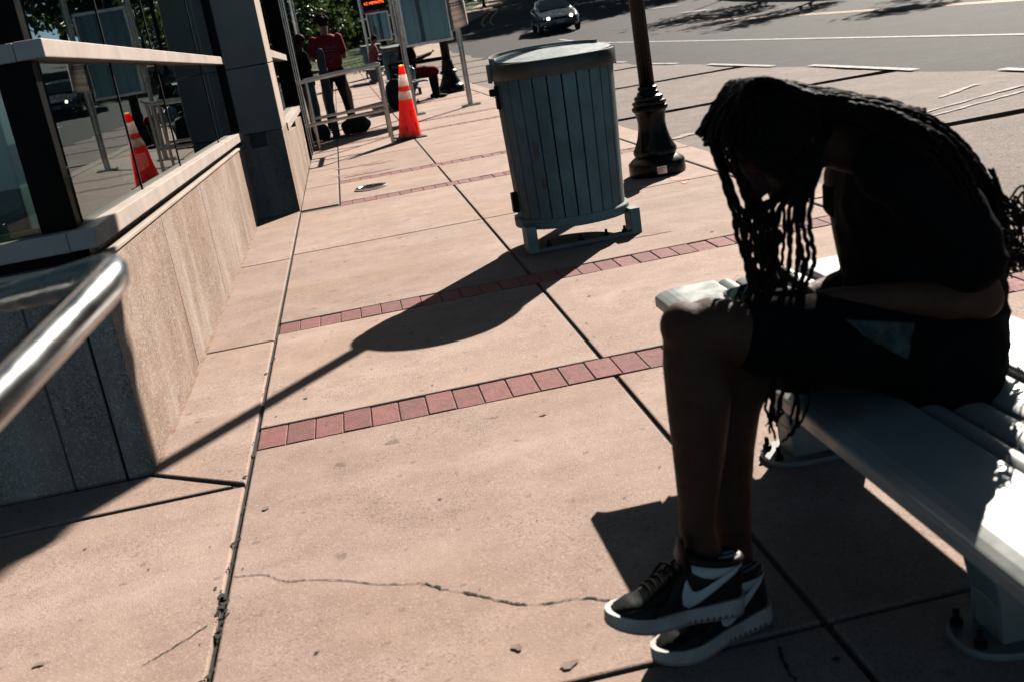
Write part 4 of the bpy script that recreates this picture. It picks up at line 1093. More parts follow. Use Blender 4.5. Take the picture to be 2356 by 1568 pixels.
for i, (x, y, h, r_) in enumerate(((20.3, 44, 8.6, 2.6), (22.4, 52, 9.5, 2.9), (22.0, 36.5, 8.6, 2.3), (21.8, 26, 9, 3.2), (22, 17, 9, 3.2), (22.4, 8, 9, 3.2), (25, 70, 11, 4.5), (22.5, 82, 12, 4.5), (31, 62, 11, 4.5))):
    tree('street_tree', 'street tree on the far pavement casting dappled shade over the road', 'tree', (x, y), h, (r_, r_, r_*.85), 3600 if i > 2 else 2300, .24 if i > 2 else .16, 30+i, 'leaf', GS, .15)
# buildings across the road closing the view in the windows
for i, (x, y, sx, sy, h) in enumerate(((34, 6, 10, 16, 13), (35, 28, 10, 20, 17))):
    t = thing('brick_building', ['dark brick building across the road, the lower one', 'dark brick building across the road, the taller one'][i], 'building', (x, y, 0))
    bm = NB(); box(bm, (-sx/2, -sy/2, 0), (sx/2, sy/2, h)); obj('wall', bm, M['brick'], t, bevel=.03)
    bm = NB(); box(bm, (-sx/2-.2, -sy/2-.2, h+.01), (sx/2+.2, sy/2+.2, h+.4)); obj('roof', bm, M['sill'], t, bevel=.03)
    for fl in range(int(h/3.3)):
        for k in range(int(sy/2.6)):
            bm = NB(); yy_ = -sy/2+1.3+2.6*k
            box(bm, (-sx/2-.04, yy_-.6, 1.0+3.2*fl), (-sx/2+.02, yy_+.6, 2.6+3.2*fl)); obj('window', bm, M['glass_car_dark'], t)

# lone posts beyond the road
def pole(label, loc, h, r_, mat='black_gloss'):
    t = thing('pole', label, 'pole', (loc[0], loc[1], hY(loc[1])-.05), 0)
    bm = NB(); tube(bm, [(0, 0, 0), (0, 0, h)], [r_, r_*.8], 12); obj('shaft', bm, M[mat], t, smooth=True)
    bm = NB(); lathe(bm, [(r_*2.4, 0), (r_*2.4, .06), (r_*1.5, .12), (r_*1.2, .3)], seg=16); obj('base', bm, M[mat], t, smooth='auto')
pole('thin dark pole on the corner of the far pavement', (17.9, 50.6), 4, .06)
pole('thick dark pole on the tan path beside the lawn, nearer the boards', (7.9, 68), 5, .17)
pole('thin dark pole farther up the tan path beside the lawn', (11.7, 86), 4, .11)
pole('dark pole standing behind the far information board at the edge of the lawn', (2.15, 50), 5, .16)
pole('dark pole with flared foot at the lawn edge, left of its twin', (1.75, 51), 5, .12)
pole('pale steel post by the end of the station building', (-.62, 21.5), 3.5, .045, 'steel_dull')

# ------------------------------------------------------------------ figures
def fused(name, shapes, mat, parent, voxel=.008, smooth=4):
    """one continuous surface grown over tapered limbs"""
    bm = NB()
    for s in shapes:
        if s[0] == 't':        # limb: points, radii, optional flattening, optional up
            tube(bm, s[1], s[2], 18, True, s[4] if len(s) > 4 else V((0, 0, 1)), s[3] if len(s) > 3 else 1.0, round_ends=True)
        elif s[0] == 'r':      # trunk: rings (centre, axis a, half a, axis b, half b)
            rings = []
            for c_, a_, ha, b_, hb in s[1]:
                rings.append([bm.verts.new(V(c_)+V(a_)*ha*math.cos(2*math.pi*k/24)+V(b_)*hb*math.sin(2*math.pi*k/24)) for k in range(24)])
            for i in range(len(rings)-1):
                for k in range(24): bm.faces.new((rings[i][k], rings[i][(k+1) % 24], rings[i+1][(k+1) % 24], rings[i+1][k]))
            bm.faces.new(list(reversed(rings[0]))); bm.faces.new(rings[-1])
        else:                  # ellipsoid: centre, three half axes as vectors
            q = bmesh.ops.create_icosphere(bm, subdivisions=3, radius=1)
            for v in q['verts']:
                p = v.co.copy(); v.co = V(s[1])+V(s[2])*p.x+V(s[3])*p.y+V(s[4])*p.z
    bmesh.ops.recalc_face_normals(bm, faces=bm.faces)
    me = bpy.data.meshes.new(name); bm.to_mesh(me); bm.free()
    o = bpy.data.objects.new(name, me); COL.objects.link(o)
    rm = o.modifiers.new('r', 'REMESH'); rm.mode = 'VOXEL'; rm.voxel_size = voxel
    if smooth:
        smm = o.modifiers.new('s', 'SMOOTH'); smm.iterations = smooth; smm.factor = .5
    dg = bpy.context.evaluated_depsgraph_get(); dg.update()
    me2 = bpy.data.meshes.new_from_object(o.evaluated_get(dg)); me2.name = name
    bpy.data.objects.remove(o)
    me2.polygons.foreach_set('use_smooth', [True]*len(me2.polygons)); me2.materials.clear()
    o = link_mesh(name, me2, mat, None)
    if parent is not None: wp(o, parent)
    return o
def hand(wrist, dirv, palm_n, side, s=1.0, curl=.6):
    """palm, four unequal bent fingers and a thumb leaving the side of the palm"""
    d = V(dirv).normalized(); n = V(palm_n); n = (n-d*n.dot(d)).normalized(); a = d.cross(n).normalized()*side
    w_ = V(wrist); out = []
    out.append(('r', [(w_+d*.0*s, a, .026*s, n, .018*s), (w_+d*.04*s, a, .036*s, n, .015*s), (w_+d*.085*s, a, .040*s, n, .013*s)]))
    for i, (off, L_, r_) in enumerate(((-.029, .068, .0082), (-.0098, .078, .0086), (.0098, .073, .0084), (.028, .057, .0074))):
        b0 = w_+d*.080*s+a*off*s
        pts = [b0]; dd = d.copy()
        for k, f in enumerate((.42, .32, .26)):
            ang = curl*(.55+.3*k); dd = (dd*math.cos(ang)+n*math.sin(ang)).normalized()
            pts.append(pts[-1]+dd*L_*f*s)
        out.append(('t', pts, [r_*s*1.1, r_*s, r_*s*.92, r_*s*.8]))
    b0 = w_+d*.03*s-a*.030*s
    pts = [b0, b0+(d*.5-a*.75+n*.35).normalized()*.035*s, b0+(d*.5-a*.75+n*.35).normalized()*.035*s+(d*.8-a*.3+n*.5).normalized()*.03*s, b0+(d*.5-a*.75+n*.35).normalized()*.035*s+(d*.85-a*.2+n*.6).normalized()*.055*s]
    out.append(('t', pts, [.012*s, .0105*s, .0095*s, .0075*s]))
    return out

# ------------------------------------------------------------------ the seated person with long braids
HERO = thing('person', 'person with long dark braids in black clothes bent over a phone on the near bench', 'person', (1.12, 2.1, 0))
def q(x, y, Y): return PY(x, y, Y)
ex, ey, ez = V((1, 0, 0)), V((0, 1, 0)), V((0, 0, 1))
# head frame
hc = q(1790, 330, 2.10)
ta = R(42)
fd = V((-math.cos(ta), -.10, -math.sin(ta))).normalized()
ud = V((-math.sin(ta), 0, math.cos(ta)))
ud = (ud-fd*ud.dot(fd)).normalized()
sd_ = fd.cross(ud).normalized()
if sd_.y > 0: sd_ = -sd_          # towards the camera side
def H(f, u, s): return hc+fd*f+ud*u+sd_*s
skin = []
# skull, jaw, face
skin += [('e', H(-.010, .020, 0), fd*.088, ud*.094, sd_*.073), ('e', H(.022, -.055, 0), fd*.066, ud*.062, sd_*.060), ('e', H(.056, -.098, 0), fd*.026, ud*.020, sd_*.028),
         ('t', [H(.083, .012, 0), H(.094, -.012, 0), H(.104, -.030, 0)], [.009, .012, .0145]), ('e', H(.092, -.034, .012), fd*.010, ud*.008, sd_*.009), ('e', H(.092, -.034, -.012), fd*.010, ud*.008, sd_*.009),
         ('e', H(.080, -.062, 0), fd*.018, ud*.009, sd_*.025), ('e', H(.078, -.074, 0), fd*.016, ud*.008, sd_*.021),
         ('t', [H(.072, .030, -.045), H(.084, .034, -.022), H(.086, .030, 0), H(.084, .034, .022), H(.072, .030, .045)], [.009, .011, .009, .011, .009]),
         ('e', H(.058, -.022, .042), fd*.026, ud*.022, sd_*.020), ('e', H(.058, -.022, -.042), fd*.026, ud*.022, sd_*.020)]
for s in (-1, 1):
    skin += [('e', H(.071, .010, .031*s), fd*.012, ud*.008, sd_*.016)]          # closed, lowered lids
    ear = [H(-.022, .022, .076*s), H(-.034, .016, .084*s), H(-.036, -.004, .085*s), H(-.026, -.022, .080*s), H(-.014, -.030, .074*s)]
    skin += [('t', ear, [.006, .007, .007, .007, .008]), ('e', H(-.018, -.004, .074*s), fd*.014, ud*.024, sd_*.008)]
# neck
nb = q(1995, 345, 2.11)
skin += [('t', [H(-.035, -.03, 0), H(-.055, -.062, 0).lerp(nb, .35), nb, nb+V((.05, 0, -.03))], [.052, .050, .056, .07])]
# near arm (her left): upper arm back, forearm level, hand at the phone
le = q(2262, 688, 1.925); lw = q(1915, 690, 1.975)
lsh = q(2100, 400, 1.955)
skin += [('t', [lsh, lsh.lerp(le, .5)+V((.012, -.008, 0)), le], [.052, .046, .040]),
         ('t', [le, le.lerp(lw, .25), le.lerp(lw, .6), lw], [.039, .042, .034, .025])]
ph_c = q(1762, 672, 2.06)
hl = (ph_c+V((.045, -.012, -.012))-lw)
skin += hand(lw, hl, V((0.1, .55, .8)), 1, .98, .75)
# far arm
re = q(1982, 645, 2.33); rw = q(1850, 684, 2.19); rsh = q(1952, 405, 2.27)
skin += [('t', [rsh, rsh.lerp(re, .5), re], [.054, .050, .042]), ('t', [re, re.lerp(rw, .3), rw], [.038, .038, .025])]
skin += hand(rw, ph_c+V((.03, .03, -.008))-rw, V((0, -.5, .85)), -1, .98, .7)
# legs: near leg crossed over the far knee
lh = V((q(2105, 790, 1.99).x, 1.995, .535)); lk = q(1592, 764, 1.99); la = q(1603, 1215, 1.945)
skin += [('t', [lh, lh.lerp(lk, .35)+V((0, 0, .004)), lh.lerp(lk, .75), lk+V((.03, 0, .004)), lk], [.090, .084, .066, .060, .056]),
         ('t', [lk, q(1594, 830, 1.985), q(1608, 920, 1.975), q(1608, 1040, 1.962), q(1605, 1160, 1.95), la, q(1632, 1300, 1.928)], [.057, .060, .065, .053, .039, .036, .034]),
         ('e', q(1572, 752, 1.985), ex*.046, ey*.05, ez*.05)]
rh = V((q(2105, 800, 2.2).x, 2.2, .525)); rk = q(1722, 848, 2.09); ra = q(1696, 1300, 2.03)
skin += [('t', [rh, rh.lerp(rk, .4), rh.lerp(rk, .8), rk], [.090, .082, .066, .058]),
         ('t', [rk, q(1686, 930, 2.085), q(1672, 1030, 2.07), q(1678, 1150, 2.05), q(1688, 1240, 2.035), ra, q(1708, 1370, 2.02)], [.057, .059, .058, .047, .038, .035, .034])]
# feet inside the shoes
body = fused('body', skin, M['skin'], HERO, .0065, 5)

# shirt: bent back, shoulders, loose short sleeves
tor = []
rg = [((2112, 905), .135, .20, 2.10), ((2122, 830), .148, .205, 2.10), ((2128, 730), .154, .195, 2.10), ((2120, 620), .152, .185, 2.10), ((2095, 520), .140, .190, 2.105), ((2070, 430), .115, .195, 2.11), ((2040, 365), .085, .165, 2.11), ((2005, 330), .062, .085, 2.11)]
cs = [q(c_[0], c_[1], Y_) for c_, a_, b_, Y_ in rg]
ringset = []
for i, (c_, ha, hb, Y_) in enumerate(rg):
    t_ = (cs[min(i+1, len(cs)-1)]-cs[max(i-1, 0)]).normalized()
    a_ = ey.cross(t_).normalized()
    ringset.append((cs[i], a_, ha, ey, hb))
shirt = [('r', ringset), ('t', [q(2055, 380, 1.98), lsh+V((0, -.004, 0)), lsh.lerp(le, .45)+V((.018, -.012, .0)), lsh.lerp(le, .66)+V((.014, -.010, 0))], [.075, .075, .072, .070]),
         ('t', [q(2030, 375, 2.24), rsh+V((.02, 0, .01)), rsh.lerp(re, .18)], [.075, .068, .062]),
         ('t', [q(2165, 870, 2.0), q(2208, 770, 2.02), q(2212, 650, 2.05), q(2180, 500, 2.08)], [.062, .070, .074, .07]),
         ('t', [q(2165, 850, 2.2), q(2200, 740, 2.2), q(2195, 600, 2.2)], [.065, .074, .08])]
def wrinkle(o, amp, sc=(9, 9, 22), seed=0.):
    me = o.data; nn_ = [v.normal.copy() for v in me.vertices]
    for i_, v in enumerate(me.vertices):
        p = v.co.copy(); n_ = mnoise.noise(V((p.x*sc[0]+seed, p.y*sc[1], p.z*sc[2]+3*p.x)))
        r_ = (1-abs(n_)*2.2)
        v.co = p+nn_[i_]*amp*max(-.6, r_)
wrinkle(fused('shirt', shirt, M['cloth_black'], HERO, .008, 6), .005)
# shorts
sh_ = [('t', [lh+V((.05, .02, -.0)), lh, lh.lerp(lk, .35)+V((0, -.002, .003)), lh.lerp(lk, .66)+V((0, -.002, .004))], [.098, .103, .097, .088]),
       ('t', [rh+V((.05, -.02, 0)), rh, rh.lerp(rk, .4), rh.lerp(rk, .72)], [.098, .103, .096, .086]),
       ('e', V((lh.x+.02, 2.1, .53)), ex*.13, ey*.17, ez*.095)]
wrinkle(fused('shorts', sh_, M['cloth_black'], HERO, .008, 5), .004, (16, 9, 9), 4.)
# teal cloth showing at the waist, below the forearm
tc = []
bm = NB(); g = []
c0 = [(1945, 735), (2105, 742), (2085, 825), (1985, 770)]
for j in range(9):
    row = []
    for i in range(11):
        u, v = i/10, j/8
        x = lerp(lerp(c0[0][0], c0[1][0], u), lerp(c0[3][0], c0[2][0], u), v); y = lerp(lerp(c0[0][1], c0[1][1], u), lerp(c0[3][1], c0[2][1], u), v)
        row.append(bm.verts.new(q(x, y, 1.884+.006*math.sin(9*u+4*v)+.004*math.sin(17*u-3*v))))
    g.append(row)
for j in range(8):
    for i in range(10): bm.faces.new((g[j][i], g[j][i+1], g[j+1][i+1], g[j+1][i]))
tl = part('cloth_fold', bm, simple('dark_teal_cloth', (.018, .05, .055), .85, scale=30, c2=(.006, .014, .016), lo=.4, hi=.6), HERO, smooth=True); sm_ = tl.modifiers.new('t', 'SOLIDIFY'); sm_.thickness = .004

# hair: cap over the skull and twisted braids
cap = [('e', H(-.014, .026, 0), fd*.096, ud*.099, sd_*.080), ('e', H(-.050, -.01, 0), fd*.062, ud*.075, sd_*.074)]
fused('hair', cap, M['hair'], HERO, .007, 3)
rb = random.Random(21)
HB = NB()
def braid(ctrl, r_=.0062, taper=.75, seed=0):
    pts0 = [q(*c_) if len(c_) == 3 and not isinstance(c_, Vector) else V(c_) for c_ in ctrl]
    L = sum((pts0[i+1]-pts0[i]).length for i in range(len(pts0)-1))
    n = max(12, int(L/.0042))
    ps = spline(pts0, n); ph = rb.uniform(0, 6.28); lam = .0135
    rad = []
    out = []
    for i, p in enumerate(ps):
        s = i/(n-1)*L; t = i/(n-1)
        bulge = abs(math.sin(math.pi*s/lam+ph))
        rr = r_*(1-(1-taper)*t)*(.82+.22*bulge)
        if t > .96: rr *= .6
        rad.append(rr)
        a_ = 2*math.pi*s/(2*lam)+ph
        tt = (ps[min(i+1, n-1)]-ps[max(i-1, 0)])
        if tt.length < 1e-7: tt = V((0, 0, 1))
        a1, b1_ = frame_axes(tt, V((.3, .9, .2)))
        out.append(p+(a1*math.cos(a_)+b1_*math.sin(a_))*r_*.22)
    tube(HB, out, rad, 7)
J = lambda s: rb.uniform(-s, s)
# falling in front of the forehead and face, down to the phone
for k in range(12):
    d = rb.random()**1.3
    Yr = lerp(2.03, 2.18, rb.random())
    ox = d*95
    fin = rb.choice([0, 0, 0, 1])
    c_ = [(1800+J(25), 222+J(10), lerp(Yr, 2.1, .5)), (1722+ox*.3+J(8), 205+J(8)+ox*.25, Yr), (1655+ox*.45+J(8), 268+ox*.2+J(8), Yr), (1640+ox*.75+J(8), 350+J(12), Yr-.005), (1676+ox*.75+J(8), 445+J(15), Yr-.01),
          (1703+ox*.8+J(14), 540+J(15), Yr-.015), (1722+ox*.75+J(14), 620+J(15), Yr-.015), (1730+ox*.7+J(12), 690+J(15), Yr-.02)]
    if fin: c_ += [(1745+ox*.5+J(18), 770+J(15), Yr-.05), (1765+ox*.3+J(16), 860+J(20), lerp(Yr, 1.93, .8))]
    braid(c_, .0046+rb.uniform(0, .0012))
# two stray strands that loop and cross in the gap under the chin
for k in range(6):
    Yr = rb.uniform(2.0, 2.08)
    sx = rb.uniform(-1, 1)
    braid([(1735+J(25), 470+J(20), Yr), (1775+18*sx+J(8), 540+J(15), Yr), (1762-34*sx+J(8), 610+J(12), Yr-.01), (1745+30*sx+J(10), 670+J(10), Yr-.02), (1760-14*sx, 720+J(20), Yr-.04)], .0045+rb.uniform(0, .0012))
# near side of the head: from the parting down over the temple and ear, then straight to the lap
for k in range(34):
    u = k/33
    rx_ = lerp(1700, 1862, u)
    s_ = .080+.012*rb.random()
    roots = [H(lerp(.05, -.07, u)+J(.006), .118, .02+J(.01)), H(lerp(.075, -.07, u), .085, .06), H(lerp(.083, -.06, u), .03, .082+.006*rb.random()), H(lerp(.078, -.045, u), -.035, .080)]
    cx = lerp(1722, 1868, u**.8)
    Yr = 2.0-.006*rb.random()
    y_end = rb.choice([720, 860, 930, 960]) if u > .25 else rb.choice([690, 800])
    if k % 3 < 2 and u > .12:     # half of them are swept back behind the ear on to the back
        braid(roots[:3]+[H(lerp(.02, -.06, u), -.01, .088), H(-.075, .02+J(.01), .080+J(.006)), q(1915+J(10), 262+J(14), 2.03), q(2010+J(14), 300+J(14), 1.985), q(2120+J(20), 350+J(25), 1.93), q(2205+J(20), 440+J(30), 1.925), q(2240+J(20), 540+J(40), 1.925)], .0048)
        continue
    tail = [(cx+J(8), 500+J(12), Yr), (cx-2+J(12), 590+J(12), Yr-.01), (lerp(cx, 1805, .25)+J(12), 690, Yr-.03)]
    if y_end > 700: tail += [(lerp(cx, 1800, .5)+J(18), 780, 1.955), (lerp(cx, 1795, .6)+J(22), y_end, 1.905+J(.008))]
    if y_end > 900: tail += [(lerp(cx, 1785, .7)+J(22), y_end+60+J(20), 1.915)]
    braid(roots+[q(*t_) for t_ in tail], .0048+rb.uniform(0, .0010))
# a few ends hanging below the thigh
for k in range(4):
    x = lerp(1768, 1850, k/3); y1 = rb.uniform(960, 1010)
    braid([(x+10+J(8), 880, 1.905), (x+J(10), 930, 1.912), (x-6+J(18), (930+y1)/2, 1.925), (x+rb.choice([-26, 5, 14])+J(14), y1+J(18), 1.93)], .0036)
# far side of the head
for k in range(5):
    u = k/4
    roots = [H(lerp(.05, -.05, u), .115, -.02), H(lerp(.075, -.05, u), .08, -.06), H(lerp(.083, -.04, u), .02, -.083), H(lerp(.078, -.03, u), -.05, -.082)]
    cx = lerp(1712, 1830, u)
    braid(roots+[q(cx+J(8), 520, 2.18), q(cx+8+J(10), 610, 2.16), q(cx+10+J(12), 690, 2.12)], .0046)
# the long sheet thrown back over neck and back
for k in range(120):
    u = rb.random(); v = rb.random()
    Yr = lerp(1.995, 2.22, u)
    edge = (1-abs(2*u-1))
    th = 62*v*(1.0)
    dn = lerp(0, 110, v)*(1 if u < .75 else .4)
    st = H(lerp(.085, -.03, rb.random()), lerp(.07, .128, rb.random()), lerp(.075, -.075, u))
    c_ = [st, H(-.02, .140, lerp(.055, -.055, u)), H(-.065, .112, lerp(.066, -.066, u)), q(1862+J(8), 214+th*.55, Yr), q(1945+J(10), 222+th*.5, Yr), q(2040+J(10), 240+th*.55, Yr-.01), q(2125+J(10), 262+th*.9+dn*.1, Yr-.02), q(2205+J(10), 318+th*.9+dn*.3, Yr-.03), q(2262+J(10), 395+th*.6+dn*.5, lerp(Yr, 2.0, .1)), q(2292+J(10), 465+th*.4+dn*.55, Yr-.02)]
    e_ = rb.random()
    ln = rb.uniform(.5, 1.15)
    c_ += [q(2305+40*e_*ln+J(10), 520+40*ln+dn*.3+J(14), Yr-.02+J(.02)), q(2312+62*e_*ln+J(24), 560+70*ln*rb.uniform(.3, 1)+J(20), Yr-.02+J(.03))]
    braid(c_, .0048+rb.uniform(0, .0012), .6)
for k in range(46):       # combed back over the crown and the far side of the head
    u = k/45; sg = lerp(-.088, .075, u)
    a_ = math.sqrt(max(.1, 1-(sg/.095)**2))
    Yr = lerp(2.21, 2.02, u)
    braid([H(.055*a_+J(.02), .095*a_+J(.01), sg), H(-.005, .128*a_+J(.004), sg*1.04), H(-.070, .104*a_+J(.004), sg*1.06), H(-.108*a_, .052*a_+J(.006), sg*1.04), q(1925+J(8), 222+J(12), Yr), q(2020+J(10), 240+J(14), Yr-.01), q(2120+J(14), 268+J(18), Yr-.03)], .0050, .9)
for k in range(44):       # draped over the near shoulder blade
    v = k/43; Yr = 1.872+.05*rb.random()
    a_ = lerp(-14, 60, v)
    braid([H(-.06, .10-.03*v, .055), q(1935+J(10), 240+a_*.35, 2.0), q(2020+J(12), 262+a_*.6+J(8), 1.95), q(2100+J(14), 292+a_*.9+J(10), Yr), q(2170+J(14), 345+a_*1.1+J(14), Yr), q(2225+J(14), 430+a_*1.1+J(16), Yr), q(2258+J(14), 520+a_+J(20), Yr+.01), q(2272+rb.uniform(-20, 60), 575+a_*.5+J(40), Yr+.03)], .0046+rb.uniform(0, .001), .6)
for k in range(30):        # loose frizzed ends at the back
    Yr = rb.uniform(1.98, 2.12); y0 = rb.uniform(430, 560)
    braid([q(2285+J(10), y0-50, Yr), q(2300+J(8), y0, Yr), q(2325+J(14), y0+24+J(14), Yr), q(2338+J(18), y0+12+J(30), Yr), q(2350+J(20), y0+54+J(34), Yr)], .0032)
part('braids', HB, M['hair'], HERO, smooth=True)

# shoes
def shoe(F, white_panel=True):
    """F: 4x4 matrix, local x heel to toe (0..0.285), y across, z up"""
    Ls = .285
    def hw(s):
        s = min(max(s, .002), .998)
        w0 = .036+.012*math.exp(-((s-.70)/.19)**2)-.003*math.exp(-((s-.42)/.14)**2)
        if s > .76: w0 *= math.sqrt(max(0, 1-((s-.76)/.24)**2.3))
        if s < .14: w0 *= math.sqrt(max(0, 1-((.14-s)/.14)**2.6))
        return w0
    def top(s):
        if s < .48: return .121+.004*math.cos(s*9)
        if s < .76: return lerp(.119, .058, ((s-.48)/.28)**.95)
        return lerp(.058, .036, ((s-.76)/.24)**2.0)
    def U(s, th, off=0.):      # th 0..pi from one side over the top to the other
        w_ = hw(s)*.95+off; h_ = top(s)-.024+off
        e_ = .62
        cy = math.copysign(abs(math.cos(th))**e_, math.cos(th)); cz = abs(math.sin(th))**.72
        nar = 1-.24*cz*(1 if s < .4 else .55)
        return V((s*Ls, w_*cy*nar, .024+h_*cz))
    T = lambda p: F @ V(p)
    mk = lambda name, bm, mat, **k: part(name, bm, mat, HERO, **k)
    bm = NB(); rows = []
    ns, nt_ = 30, 22
    for i in range(ns+1):
        s = .5-.5*math.cos(math.pi*lerp(.03, .97, i/ns))
        rows.append([bm.verts.new(T(U(s, math.pi*j/nt_))) for j in range(nt_+1)])
    for i in range(ns):
        for j in range(nt_): bm.faces.new((rows[i][j], rows[i+1][j], rows[i+1][j+1], rows[i][j+1]))
    bm.faces.new(rows[0]); bm.faces.new(list(reversed(rows[-1])))
    up = mk('shoe_upper', bm, M['leather_black'], smooth=True)
    # midsole and outsole
    out = []
    for i in range(41):
        s = .5-.5*math.cos(math.pi*i/40); out.append((s*Ls, hw(s)+.003))
    outl = [(lerp(-.005, Ls+.004, x/Ls), y) for x, y in out]+[(lerp(-.005, Ls+.004, x/Ls), -y) for x, y in reversed(out)]
    spring = lambda x: .012*max(0, (x/Ls-.72)/.28)**2
    bm = NB(); prism_pts = [T((x, y, .006+spring(x))) for x, y in outl]
    a = [bm.verts.new(p) for p in prism_pts]; b = [bm.verts.new(T((x, y*.985, .034+spring(x)*.6+(.006 if x < .05 else 0)))) for x, y in outl]
    n = len(a); bm.faces.new(a); bm.faces.new(list(reversed(b)))
    for i in range(n): bm.faces.new((a[i], a[(i+1) % n], b[(i+1) % n], b[i]))
    mk('shoe_midsole', bm, M['sole'], bevel=.003)
    bm = NB(); a = [bm.verts.new(T((x, y, .0+spring(x)))) for x, y in outl]; b = [bm.verts.new(T((x, y, .0062+spring(x)))) for x, y in outl]
    bm.faces.new(a); bm.faces.new(list(reversed(b)))
    for i in range(n): bm.faces.new((a[i], a[(i+1) % n], b[(i+1) % n], b[i]))
    mk('shoe_outsole', bm, M['sole_red'])
    def patch(name, poly, mat, off, side, sub=None):
        # poly in (s, th in degrees from the side); thin raised piece that follows the upper
        bm = NB()
        cs_ = [U(s, R(t) if side > 0 else math.pi-R(t), off) for s, t in poly]
        lo = [U(s, R(t) if side > 0 else math.pi-R(t), off-.004) for s, t in poly]
        tp = [bm.verts.new(T(p)) for p in cs_]; bt = [bm.verts.new(T(p)) for p in lo]
        f = bm.faces.new(tp)
        for i in range(len(tp)): bm.faces.new((tp[i], bt[i], bt[(i+1) % len(tp)], tp[(i+1) % len(tp)]))
        bmesh.ops.triangulate(bm, faces=[f])
        return mk(name, bm, mat)
    def strip(name, rows_, mat, off, side):
        bm = NB(); g = []
        for (s0, t0), (s1, t1) in rows_:
            g.append([bm.verts.new(T(U(lerp(s0, s1, k/6), R(lerp(t0, t1, k/6)) if side > 0 else math.pi-R(lerp(t0, t1, k/6)), off))) for k in range(7)])
        for i in range(len(g)-1):
            for k in range(6): bm.faces.new((g[i][k], g[i][k+1], g[i+1][k+1], g[i+1][k]))
        o = mk(name, bm, mat, smooth=True); m_ = o.modifiers.new('t', 'SOLIDIFY'); m_.thickness = .003; return o
    for side in (1, -1):
        # pale ankle panel, from the heel top forward to the collar
        strip('ankle_panel', [((.03, 56), (.03, 84)), ((.10, 47), (.10, 84)), ((.18, 39), (.18, 84)), ((.26, 36), (.27, 84)), ((.34, 42), (.35, 82)), ((.41, 56), (.41, 76))], M['leather_white'], .0028, side)
        # curved tapering side mark: hook at the front, long tail rising to the heel
        strip('side_mark', [((.475, 38), (.46, 43)), ((.50, 22), (.445, 33)), ((.495, 9), (.425, 24)), ((.455, 5), (.395, 21)), ((.40, 6), (.355, 22)), ((.34, 10), (.305, 26)), ((.26, 18), (.235, 33)), ((.18, 27), (.16, 40)), ((.10, 37), (.085, 48)), ((.035, 47), (.03, 55))], M['leather_white'], .0038, side)
        for k in range(2):
            patch('eyelet', [(.355+.014*math.cos(q_), 70-9*k+2.4*math.sin(q_)) for q_ in [2*math.pi*i/8 for i in range(8)]], M['black'], .006, side)
        strip('toe_overlay', [((.70, 4), (.66, 36)), ((.78, 4), (.74, 42)), ((.88, 4), (.84, 40)), ((.95, 5), (.93, 34))], M['leather_black'], .0018, side)
    # tongue and padded collar
    bm = NB(); tube(bm, [T(p) for p in ((.128, 0, .108), (.134, 0, .136), (.134, 0, .158))], [.024, .026, .020], 14, flat=.35, up=F.to_3x3() @ V((1, 0, 0)), round_ends=True); mk('shoe_tongue', bm, M['leather_black'], smooth=True)
    bm = NB(); ring = [T((.066+.058*math.cos(t_), .031*math.sin(t_), .126+.008*math.cos(t_))) for t_ in [2*math.pi*i/24 for i in range(25)]]
    tube(bm, ring, .0095, 10); mk('shoe_collar', bm, M['leather_black'], smooth=True)
    # laces
    bm = NB()
    for k in range(6):
        s = lerp(.50, .72, k/5)
        P_ = [T(U(s+.02*math.sin(3*t_), t_, .004)) for t_ in np.linspace(R(58), R(122), 9)]
        tube(bm, P_, .0032, 6)
    for sgn in (-1, 1):
        lo_ = [U(.52, R(90), .006), U(.56, R(90)-sgn*.5, .016), U(.61, R(90)-sgn*.9, .012), U(.66, R(90)-sgn*1.1, .006), U(.70, R(90)-sgn*1.0, .006)]
        tube(bm, spline([T(p) for p in lo_], 16), .003, 6)
    mk('shoe_laces', bm, M['cloth_black'], smooth=True)
    # pivot notches along the heel of the sole
    bm = NB()
    for k in range(9):
        x = .02+.013*k
        for sg in (1, -1):
            w_ = hw(x/Ls)+.0035
            box(bm, (x, min(sg*w_, sg*(w_-.002)), .002), (x+.003, max(sg*w_, sg*(w_-.002)), .010), F)
    mk('sole_notches', bm, M['black'])
def shoe_frame(heel, toe, roll=0):
    x = (toe-heel).normalized(); y = V((0, 0, 1)).cross(x).normalized(); z = x.cross(y)
    if roll:
        m_ = Matrix.Rotation(roll, 3, x); y = m_ @ y; z = m_ @ z
    return Matrix.Translation(heel) @ Matrix((x, y, z)).transposed().to_4x4()
# near foot hangs toe down, far foot stands on the slab
heel1 = q(1702, 1392, 1.925); toe1 = q(1372, 1446, 1.90)
d_ = (toe1-heel1).normalized(); toe1 = heel1+d_*.285
shoe(shoe_frame(heel1, toe1, R(-4)))
heel2 = PZ(1762, 1440, .004)+V((.02, .05, 0)); toe2 = PZ(1545, 1535, .004)+V((0, .03, 0))
heel2.z = .002; toe2.z = .002
d_ = (toe2-heel2).normalized(); toe2 = heel2+d_*.285
shoe(shoe_frame(heel2, toe2))

